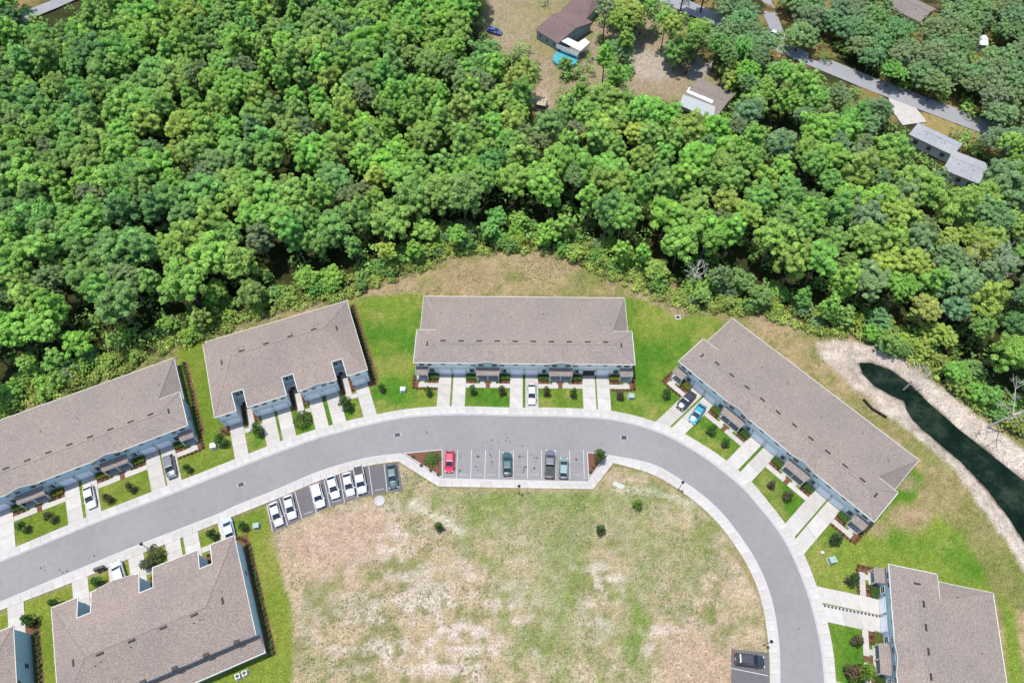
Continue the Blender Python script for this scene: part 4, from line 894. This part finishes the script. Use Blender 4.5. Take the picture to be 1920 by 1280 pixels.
# ------------------------------------------------------------------ cars
def paint(name, c, rough=.3): return mat('car paint '+name, c, rough, coat=.8, spec=.5)
PT = {'white': paint('white', (.42, .43, .44)), 'silver': paint('silver', (.48, .51, .54)), 'black': paint('black', (.02, .022, .028)), 'grey': paint('grey', (.10, .105, .12)), 'red': paint('red', (.55, .015, .05)), 'teal': paint('teal', (.03, .22, .32)), 'green': paint('dark green', (.025, .07, .07)), 'blue': paint('blue', (.03, .06, .22)), 'pblue': paint('pale blue', (.38, .45, .58)), 'gteal': paint('grey teal', (.16, .22, .22))}
TYP = {'sedan': dict(L=4.75, W=1.84, hood=.82, belt=.95, roof=1.44, xs=(-2.0, -1.15, .25, 1.25), bed=None), 'suv': dict(L=4.8, W=1.92, hood=1.02, belt=1.12, roof=1.74, xs=(-2.28, -1.8, .4, 1.25), bed=None),
       'pickup': dict(L=5.6, W=1.98, hood=1.08, belt=1.15, roof=1.82, xs=(-.8, -.45, .85, 1.7), bed=(-2.6, -.85)), 'hatch': dict(L=4.2, W=1.76, hood=.84, belt=.98, roof=1.5, xs=(-1.95, -1.3, .25, 1.2), bed=None)}
def carmesh(kind, pm):
    T = TYP[kind]; L, Wd = T['L'], T['W']/2; h = L/2; hd, bt, rf = T['hood'], T['belt'], T['roof']; x0, x1, x2, x3 = T['xs']
    st_ = [(-h, .78, .45, bt-.22), (-h+.12, .90, .28, bt-.05), (-h+.6, .98, .22, bt), (x0, 1, .2, bt), (0, 1, .2, bt), (x3, 1, .2, bt-.02), (h-.9, .99, .22, hd), (h-.35, .93, .25, hd-.08), (h-.08, .82, .3, hd-.2), (h, .66, .42, hd-.34)]
    st_.sort(); mb = MB(); rings = []
    for x, wf, zb, zt in st_:
        w_ = Wd*wf; pr = [(w_*.85, zb), (w_, zb+.12), (w_, zt-.25), (w_*.96, zt-.07), (w_*.82, zt), (w_*.4, zt+.025), (0, zt+.035)]
        full = [(y, z) for y, z in pr]+[(-y, z) for y, z in pr[-2::-1]]; rings.append([(x, y, z) for y, z in full])
    k = len(rings[0]); mb.v = [p for r in rings for p in r]
    for i in range(len(rings)-1):
        for j in range(k-1): a = i*k+j; mb.f.append((a, a+1, a+k+1, a+k)); mb.m.append(0)
        mb.f.append((i*k+k-1, i*k, (i+1)*k, (i+1)*k+k-1)); mb.m.append(0)
    mb.f.append(tuple(range(k))); mb.m.append(0); n0 = (len(rings)-1)*k; mb.f.append(tuple(n0+j for j in reversed(range(k)))); mb.m.append(0)
    body = mb.mesh('body', pm, True)
    wb, wt = Wd*.90, Wd*.70; zb = bt-.03
    def face(a): return MB().poly(a)
    B_ = [(x0, wb, zb), (x0, -wb, zb), (x3, -wb*.92, zb), (x3, wb*.92, zb)]; T_ = [(x1, wt, rf-.05), (x1, -wt, rf-.05), (x2, -wt, rf-.05), (x2, wt, rf-.05)]
    gl = {'rear_window': [B_[0], B_[1], T_[1], T_[0]], 'windscreen': [B_[2], B_[3], T_[3], T_[2]]}
    out = {}
    for nm, f in gl.items(): out[nm] = face(f).mesh(nm, M['cglass'])
    out['side_window'] = MB().poly([B_[1], B_[2], T_[2], T_[1]]).mesh('side_window', M['cglass']); out['side_window2'] = MB().poly([B_[3], B_[0], T_[0], T_[3]]).mesh('side_window', M['cglass'])
    for q_, (p, q) in enumerate(((B_[0], T_[0]), (B_[1], T_[1]), (B_[2], T_[2]), (B_[3], T_[3]))): out['pillar%d' % q_] = MB().tube(p, q, .055, n=5).mesh('pillar', pm)
    mx = (x1+x2)/2
    for q_, sg in enumerate((-1, 1)): out['pillar%d' % (q_+4)] = MB().tube((mx, sg*wb*.99, zb), (mx, sg*wt, rf-.05), .05, n=5).mesh('pillar', pm)
    rm = MB(); e = .05; ro = [(x1-e, -wt-e), (x2+e, -wt-e), (x2+e, wt+e), (x1-e, wt+e)]; ri = [(x1+.12, -wt+.12), (x2-.12, -wt+.12), (x2-.12, wt-.12), (x1+.12, wt-.12)]
    rm.v = [(*p, rf-.07) for p in ro]+[(*p, rf-.02) for p in ro]+[(*p, rf+.02) for p in ri]
    rm.f = [(8, 9, 10, 11)]+[(i, (i+1) % 4, 4+(i+1) % 4, 4+i) for i in range(4)]+[(4+i, 4+(i+1) % 4, 8+(i+1) % 4, 8+i) for i in range(4)]+[(3, 2, 1, 0)]; rm.m = [0]*len(rm.f)
    out['roof_panel'] = rm.mesh('roof_panel', pm, False)
    if T['bed']: out['truck_bed'] = MB().box(T['bed'][0]+.1, T['bed'][1], -Wd*.8, Wd*.8, bt-.02, bt+.06).mesh('truck_bed', M['black'])
    return body, out, T
wheel = MB().tube((0, -.11, 0), (0, .11, 0), .33, n=14).mesh('wheel', M['tyre']); rimm = MB().tube((0, -.125, 0), (0, .125, 0), .2, n=10).mesh('rim', M['rim'])
hl = MB().box(-.06, .06, -.2, .2, -.07, .07).mesh('headlight', M['lamp_w']); tl = MB().box(-.04, .04, -.18, .18, -.09, .09).mesh('tail_light', M['lamp_r'])
plate = MB().box(-.012, .012, -.16, .16, -.08, .08).mesh('number_plate', M['trim']); CARC = {}
def car(kind, color, px_, py_, dx, dy, label, name=None, cat='car', group=None, z=.05, bed=None):
    "centre pixel of the roof and the pixel direction the bonnet points to"
    c = P(px_, py_, .9); e = P(px_+dx*10, py_+dy*10, .9); a = math.atan2(*(e-c)[::-1])
    if (kind, color) not in CARC: CARC[(kind, color)] = carmesh(kind, PT[color])
    body, parts, T = CARC[(kind, color)]; root = empty(name or {'sedan': 'parked_car', 'hatch': 'parked_car', 'suv': 'parked_suv', 'pickup': 'pickup_truck'}[kind], (c[0], c[1], z), a, label=label, cat=cat, group=group)
    inst('body', body, root)
    for nm, me in parts.items(): inst(nm.rstrip('0123456789'), me, root)
    for sx in (-1, 1):
        for sy in (-1, 1):
            w_ = inst('wheel', wheel, root, loc=(sx*T['L']*.295, sy*(T['W']/2-.09), .33)); inst('rim', rimm, w_)
            if sx > 0: inst('headlight', hl, root, loc=(T['L']/2-.12, sy*T['W']*.33, T['hood']-.26), rz=-sy*.35)
            else: inst('tail_light', tl, root, loc=(-T['L']/2+.03, sy*T['W']*.36, T['belt']-.2), rz=sy*.15)
            if sx > 0: MBm = CACHE.setdefault(('mir', color), MB().box(-.06, .06, -.1, .1, -.06, .07).mesh('mirror', PT[color])); inst('mirror', MBm, root, loc=(T['xs'][3]-.15, sy*(T['W']/2+.07), T['belt']+.05))
    inst('number_plate', plate, root, loc=(-T['L']/2-.005, 0, .62))
g = None
car('hatch', 'red', 843, 864, -.06, 1, 'bright red hatchback in the leftmost bay of the straight row')
car('sedan', 'green', 951, 868, -.03, -1, 'dark green sedan alone in the middle of the straight row')
car('pickup', 'grey', 1031, 869, .04, -1, 'dark grey pickup truck in the straight row, left of the small grey car', cat='pickup truck')
car('hatch', 'gteal', 1057, 876, .04, -1, 'small grey teal hatchback in the straight row, right of the dark pickup')
sd_ = (.22, 1)
car('sedan', 'white', 517, 962, .3, 1, 'white sedan at the lowest left end of the angled bays')
car('sedan', 'white', 543, 949, .22, 1, 'white sedan with a dark glass roof, second from the left of the angled bays')
car('suv', 'silver', 596, 928, .25, 1, 'silver white SUV beside the left empty angled bay', cat='suv')
car('sedan', 'silver', 624, 911, .25, 1, 'silver sedan between two white vehicles in the angled bays')
car('sedan', 'white', 653, 906, .2, 1, 'white sedan with a dark rear window, left of the white pickup')
car('pickup', 'white', 675, 898, .18, 1, 'white pickup truck in the angled bays next to a free bay', cat='pickup truck')
car('sedan', 'green', 735, 891, .12, 1, 'dark green sedan in the top right angled bay')
car('suv', 'grey', 318, 874, .2, 1, 'grey SUV with dark glass on the drive of the left row near its right end', cat='suv')
car('sedan', 'silver', 167, 930, .2, 1, 'silver sedan on a drive of the left blue row')
car('sedan', 'white', 997, 737, .01, 1, 'white sedan on a drive of the middle row')
car('suv', 'black', 1287, 750, -.72, .8, 'black SUV on the upper drive of the diagonal row', cat='suv')
car('sedan', 'teal', 1308, 774, -.6, .9, 'teal blue sedan on a drive of the diagonal row beside the black SUV')
car('sedan', 'pblue', 428, 990, -.25, -1, 'pale blue silver sedan half hidden by the roof of the lower left row')
car('suv', 'white', 222, 1074, -.3, -1, 'white van like car on the drive between the lower left lawns', cat='suv')
car('suv', 'black', 1406, 1237, 1, .12, 'black SUV in the bay beside the right bend of the road', cat='suv')
car('sedan', 'blue', 927, 57, 1, .25, 'blue car parked at the edge of the dry yard at the top', z=0)
car('suv', 'white', 1457, 66, 1, .4, 'white vehicle under the oaks beside the upper street', z=0, cat='suv')

# ------------------------------------------------------------------ lamps, boxes, small things
def lamp(px_, py_, lb):
    p = P(px_, py_); r = empty('street_lamp', (p[0], p[1], 0), label=lb, cat='street lamp')
    MB().tube((0, 0, 0), (0, 0, .35), .16, .1, 8).build('base', M['black'], r); MB().tube((0, 0, .3), (0, 0, 3.7), .06, .05, 8).build('post', M['black'], r)
    h = MB().tube((0, 0, 3.7), (0, 0, 4.1), .16, .24, 8); h.tube((0, 0, 4.1), (0, 0, 4.35), .3, .06, 8); h.build('lantern', M['black'], r)
lamp(1432, 1209, 'black street lamp beside the black SUV at the right bend'); lamp(1272, 918, 'black street lamp on the inside of the bend right of the parking row'); lamp(973, 925, 'black street lamp just below the middle of the straight row'); lamp(284, 1031, 'black street lamp between the lower left drives')
def ubox(px_, py_, m, lb, s=1.0, rz=0):
    p = P(px_, py_); r = empty('utility_box', (p[0], p[1], 0), rz, label=lb, cat='utility box')
    MB().box(-.6*s, .6*s, -.55*s, .55*s, 0, .08).build('pad', M['kerb'], r); MB().box(-.5*s, .5*s, -.45*s, .45*s, .1, .85*s, top=(-.48*s, .48*s, -.40*s, .42*s)).build('cabinet', M[m], r); MB().box(-.53*s, .53*s, -.48*s, .46*s, .85*s, .91*s).build('lid', M[m], r)
ubox(756, 732, 'boxw', 'pale utility box on the lawn between the pale blue row and the middle row'); ubox(1183, 745, 'boxg', 'grey green utility box at the right end of the middle row', 1.1); ubox(402, 838, 'boxw', 'pale square utility box between the left and pale blue rows', 1.1, .2); ubox(482, 987, 'boxg', 'green utility box beside the angled bays', 1.0, .2); ubox(1558, 1051, 'boxg', 'green utility box on the lawn below the diagonal row', 1.15, .25); ubox(1541, 1036, 'boxw', 'small pale box left of the green utility box', .45)
def postbox(px_, py_, lb):
    p = P(px_, py_); r = empty('mailbox_cluster', (p[0], p[1], 0), .4, label=lb, cat='mailbox')
    for k in (-.45, .45): MB().tube((k, 0, 0), (k, 0, .6), .08).build('pedestal', M['black'], r); MB().box(k-.38, k+.38, -.25, .25, .6, 1.55).build('box', mat('dark bronze', (.05, .05, .06), .5), r)
postbox(192, 1068, 'dark two part mailbox cluster on the walk at the lower left')
def silt():
    pts = [P(*q) for q in ((1618, 749), (1634, 767), (1661, 783))]; root = empty('silt_fence', (pts[0][0], pts[0][1], 0), label='short black silt fence strip lying between the diagonal row and the pond', cat='silt fence'); b0 = pts[0]
    mb = MB()
    dn = []
    for i in range(2):
        for k in range(4): dn.append(pts[i]+(pts[i+1]-pts[i])*k/4-b0)
    dn.append(pts[2]-b0)
    for i in range(len(dn)-1):
        a, b = dn[i], dn[i+1]; t = (b-a)/np.linalg.norm(b-a); nn = np.array([-t[1], t[0]])*.16; mb.prism([tuple(a-nn), tuple(b-nn), tuple(b+nn), tuple(a+nn)], 0, .5)
    mb.build('fabric', M['black'], root)
    for q in []: MB().box(q[0]-.2, q[0]+.2, q[1]-.2, q[1]+.2, 0, .58).build('stake', M['bark'], root)
silt()
p = P(712, 939); r = empty('manhole', (p[0], p[1], 0), label='round pale concrete manhole ring at the edge of the bare field', cat='manhole')
mb = MB(); k = 24
for i in range(k):
    t0, t1 = 2*math.pi*i/k, 2*math.pi*(i+1)/k; mb.prism([(math.cos(t0), math.sin(t0)), (math.cos(t1), math.sin(t1)), (.72*math.cos(t1), .72*math.sin(t1)), (.72*math.cos(t0), .72*math.sin(t0))], 0, .22)
mb.build('ring', M['conc'], r); MB().prism([(math.cos(t)*.71, math.sin(t)*.71) for t in np.linspace(0, 2*math.pi, 17)[:-1]], 0, .12).build('cover', M['kerb'], r)
p = P(1159, 910); r = empty('board_stack', (p[0], p[1], 0), -.45, label='pale boards lying in the field right of the parking row', cat='boards')
for k in range(3): MB().box(-1.1+.1*k, 1.0+.15*k, -.35+.28*k, -.15+.28*k, 0, .12+.02*k).build('board', M['boxw'], r)
p = P(1271, 595); r = empty('drain_inlet', (p[0], p[1], 0), label='small dark drain inlet in the grass above the diagonal row', cat='drain'); MB().box(-.6, .6, -.6, .6, 0, .08).build('frame', M['kerb'], r); MB().box(-.35, .35, -.35, .35, .08, .1).build('grate', M['black'], r)
p = P(990, 925); r = empty('sign_post', (p[0], p[1], 0), label='tiny dark sign post on the grass right of the middle street lamp', cat='sign'); MB().tube((0, 0, 0), (0, 0, .7), .04).build('post', M['black'], r); MB().box(-.16, .16, -.03, .03, .5, .8).build('board', M['black'], r)
for i, (cx, cy) in enumerate([(448, 1268), (461, 1262)]):
    p = P(cx, cy); r = empty('air_conditioner', (p[0], p[1], 0), .4, label=('left' if i == 0 else 'right')+' pale air conditioner unit behind the lower left row', cat='air conditioner')
    MB().box(-.5, .5, -.5, .5, 0, .08).build('pad', M['kerb'], r); MB().box(-.4, .4, -.4, .4, .08, .85).build('casing', M['boxw'], r); MB().tube((0, 0, .85), (0, 0, .89), .3, n=12).build('fan_guard', M['black'], r)
# paved strip with bars across it between the two lower right drives
a = P(1543, 1135); b = P(1647, 1155); t = (b-a)/np.linalg.norm(b-a); L = np.linalg.norm(b-a); root = empty('paver_strip', (a[0], a[1], 0), math.atan2(t[1], t[0]), label='dark strip of pavers between the two drives of the lower right row', cat='paving')
MB().box(0, L, -.22, .22, 0, .05).build('bed', M['kerb'], root)
pv = MB().box(-.16, .16, -.17, .17, 0, .09).mesh('paver', M['dark'])
for k in range(int(L/.62)): inst('paver', pv, root, loc=(.3+.62*k, 0, 0))
# garden wall fence boards etc. far houses
def house(name, c0, c1, c2, z, label, roofm, wallm, rise=1.3, ov=.4, hip=False):
    "rectangle by three eave corners in pixels: c0->c1 along the ridge, c1->c2 across"
    A, B_, C_ = P(*c0, z), P(*c1, z), P(*c2, z); ux_ = (B_-A)/np.linalg.norm(B_-A); vx = np.array([-ux_[1], ux_[0]]); L = np.linalg.norm(B_-A); D = float((C_-B_)@vx)
    if D < 0: A = A+vx*D; D = -D
    root = empty(name, (A[0], A[1], 0), math.atan2(ux_[1], ux_[0]), label=label, cat='house')
    hh = min(D/2, 2.5) if hip else 0
    mb = MB(); mb.box(ov, L-ov, ov, D-ov, 0, z-.08); 
    if not hip:
        for u in (ov, L-ov-.1): mb.prism([(0, 0), (.1, 0), (.1, .1)], 0, 0) if False else None
        mb.poly([(ov, ov, z-.1), (ov, D-ov, z-.1), (ov, D/2, z+rise-.12)][::-1]); mb.poly([(L-ov, ov, z-.1), (L-ov, D-ov, z-.1), (L-ov, D/2, z+rise-.12)])
    mb.build('wall', wallm, root)
    mb = MB(); mb.slab([(0, 0, z), (L, 0, z), (L-hh, D/2, z+rise), (hh, D/2, z+rise)], .12); mb.slab([(L, D, z), (0, D, z), (hh, D/2, z+rise), (L-hh, D/2, z+rise)], .12)
    if hip: mb.slab([(0, D, z), (0, 0, z), (hh, D/2, z+rise)], .12); mb.slab([(L, 0, z), (L, D, z), (L-hh, D/2, z+rise)], .12)
    mb.build('roof', roofm, root); MB().box(hh, L-hh, D/2-.1, D/2+.1, z+rise-.03, z+rise+.05).build('ridge_cap', roofm, root)
    for k in range(2): inst('vent_pipe', CACHE['pipe'], root, loc=(L*(.3+.4*k), D*.35, z+rise*.7))
    for k in range(3):
        window(root, L*(.2+.3*k), ov, 1.0, 1.1, 1.1)
    window(root, ov, D*.5, 1.0, 1.1, 1.1, face=(-1, 0)); window(root, L-ov, D*.5, 1.0, 1.1, 1.1, face=(1, 0))
    return root, L, D
M['rbrown'] = shingle('brown shingles', C(146, 124, 122)); M['rgrey'] = shingle('pale grey shingles', C(196, 198, 204)); M['rtan'] = shingle('tan grey shingles', C(164, 152, 146)); M['hblue'] = siding('house blue siding', (.25, .35, .40)); M['hwhite'] = siding('house white siding', (.6, .6, .58)); M['metal'] = mat('white metal roof', (.52, .53, .55), .4); M['screen'] = mat('grey screen roof', (.16, .18, .19), .6, var=.15, scale=3)
h1, L1, D1 = house('bungalow', (1003, 55), (1046, 82), (1100, 35), 3.0, 'brown roofed blue bungalow at the top with a white porch roof', M['rbrown'], M['hblue'], 1.5)
mb = MB(); A = P(1040, 2, 3.2); 
house('bungalow', (1050, 22), (1098, 38), (1125, -30), 3.25, 'upper wing of the brown roofed bungalow at the top edge', M['rbrown'], M['hblue'], 1.6, hip=True)
def panel(par_name, pts, z, m, label, cat):
    q = [P(*p[:2], p[2]) for p in pts]; c = sum(q)/len(q); root = empty(par_name, (c[0], c[1], 0), label=label, cat=cat)
    MB().slab([(*(a-c), p[2]) for a, p in zip(q, pts)][::-1] if sum((q[i][0]*q[(i+1) % len(q)][1]-q[(i+1) % len(q)][0]*q[i][1]) for i in range(len(q))) < 0 else [(*(a-c), p[2]) for a, p in zip(q, pts)], .1).build('roof_panel', m, root)
    for a in q: b = c+(a-c)*.94-c; MB().box(b[0]-.07, b[0]+.07, b[1]-.07, b[1]+.07, 0, min(p[2] for p in pts)-.09).build('post', M['trim'], root)
panel('porch', [(1046, 74, 3.1), (1057, 67, 3.1), (1084, 80, 3.1), (1097, 72, 3.1), (1106, 80, 3.1), (1088, 96, 3.0)], 3, M['metal'], 'white L shaped porch roof on the brown bungalow', 'porch')
panel('screen_room', [(1043, 82, 2.9), (1087, 98, 2.95), (1104, 84, 2.9), (1102, 92, 2.3), (1082, 106, 2.2), (1043, 90, 2.2)], 3, M['screen'], 'dark screened lean to below the white porch roof', 'porch')
h2, L2, D2 = house('bungalow', (1277, 188), (1345, 218), (1370, 172), 2.9, 'tan grey roofed bungalow right of the bare yard', M['rtan'], M['hwhite'], 1.0)
panel('porch', [(1292, 163, 3.75), (1341, 185, 3.75), (1335, 194, 3.5), (1287, 173, 3.5)], 3, M['metal'], 'long white roof panel on the tan grey bungalow', 'porch')
panel('screen_room', [(1281, 177, 3.7), (1341, 200, 3.7), (1338, 226, 3.1), (1274, 197, 3.1)], 3, mat('pale translucent roof', (.28, .30, .30), .5, var=.2, scale=4), 'pale grey ribbed porch roof below the white panel', 'porch')
house('bungalow', (1704, 252), (1788, 292), (1802, 268), 3.0, 'pale grey roofed house along the upper right street', M['rgrey'], M['hwhite'], .8, hip=True)
house('bungalow', (1768, 318), (1836, 345), (1856, 308), 3.0, 'pale grey roofed house half hidden by trees at upper right', M['rgrey'], M['hwhite'], 1.0)
house('bungalow', (1655, 8), (1725, 42), (1762, 20), 3.0, 'grey roofed house at the top right edge of the photo', M['rtan'], M['hwhite'], 1.1)
house('shed', (1837, 84), (1853, 86), (1856, 66), 2.2, 'small pale garden shed in the grass at the top right', M['metal'], M['hwhite'], .6, .15)
house('shed', (1006, 196), (1022, 199), (1024, 183), 2.2, 'small beige shed in the clearing below the pool', mat('beige roof', C(220, 205, 170), .7), M['hwhite'], .4, .15)
p = P(1060, 115); r = empty('round_pool', (p[0], p[1], 0), label='round turquoise garden pool below the brown bungalow', cat='pool')
MB().prism([(3.6*math.cos(t), 3.6*math.sin(t)) for t in np.linspace(0, 2*math.pi, 29)[:-1]], 0, 1.1).build('pool_wall', mat('pool blue', (.1, .3, .4), .4), r); MB().prism([(3.45*math.cos(t), 3.45*math.sin(t)) for t in np.linspace(0, 2*math.pi, 29)[:-1]], 1.0, 1.115).build('pool_water', mat('turquoise water', (.05, .26, .28), .1, var=.2, scale=1), r)
# upper streets
def ribbon(name, pts, wd, z, m):
    q = [P(*p) for p in pts]; L_, R_ = [], []
    for i in range(len(q)):
        t = q[min(i+1, len(q)-1)]-q[max(i-1, 0)]; t = t/np.linalg.norm(t); nn = np.array([-t[1], t[0]])*wd/2; L_.append(q[i]+nn); R_.append(q[i]-nn)
    mb = MB()
    for i in range(len(q)-1): mb.poly([(*R_[i], z), (*R_[i+1], z), (*L_[i+1], z), (*L_[i], z)])
    mb.build(name, m, kind='structure')
ribbon('street', [(1000, -90), (1150, -45), (1240, -8), (1325, 29), (1420, 68), (1530, 115), (1620, 152), (1740, 198), (1860, 243), (1960, 285), (2100, 345)], 6.2, .08, M['asphalt_far'])
ribbon('driveway', [(1352, 58), (1335, 85), (1318, 120), (1300, 150)], 5.0, .07, mat('grey gravel', C(176, 168, 162), .9, var=.12, scale=1)); ribbon('driveway', [(1690, 185), (1695, 205), (1715, 232)], 7, .07, M['conc']); ribbon('driveway', [(1425, -20), (1445, 30), (1462, 72)], 4, .07, M['asphalt_far'])
ribbon('street', [(20, 48), (60, 30), (100, 14), (150, -8), (230, -40)], 5.0, .75, M['asphalt_far'])
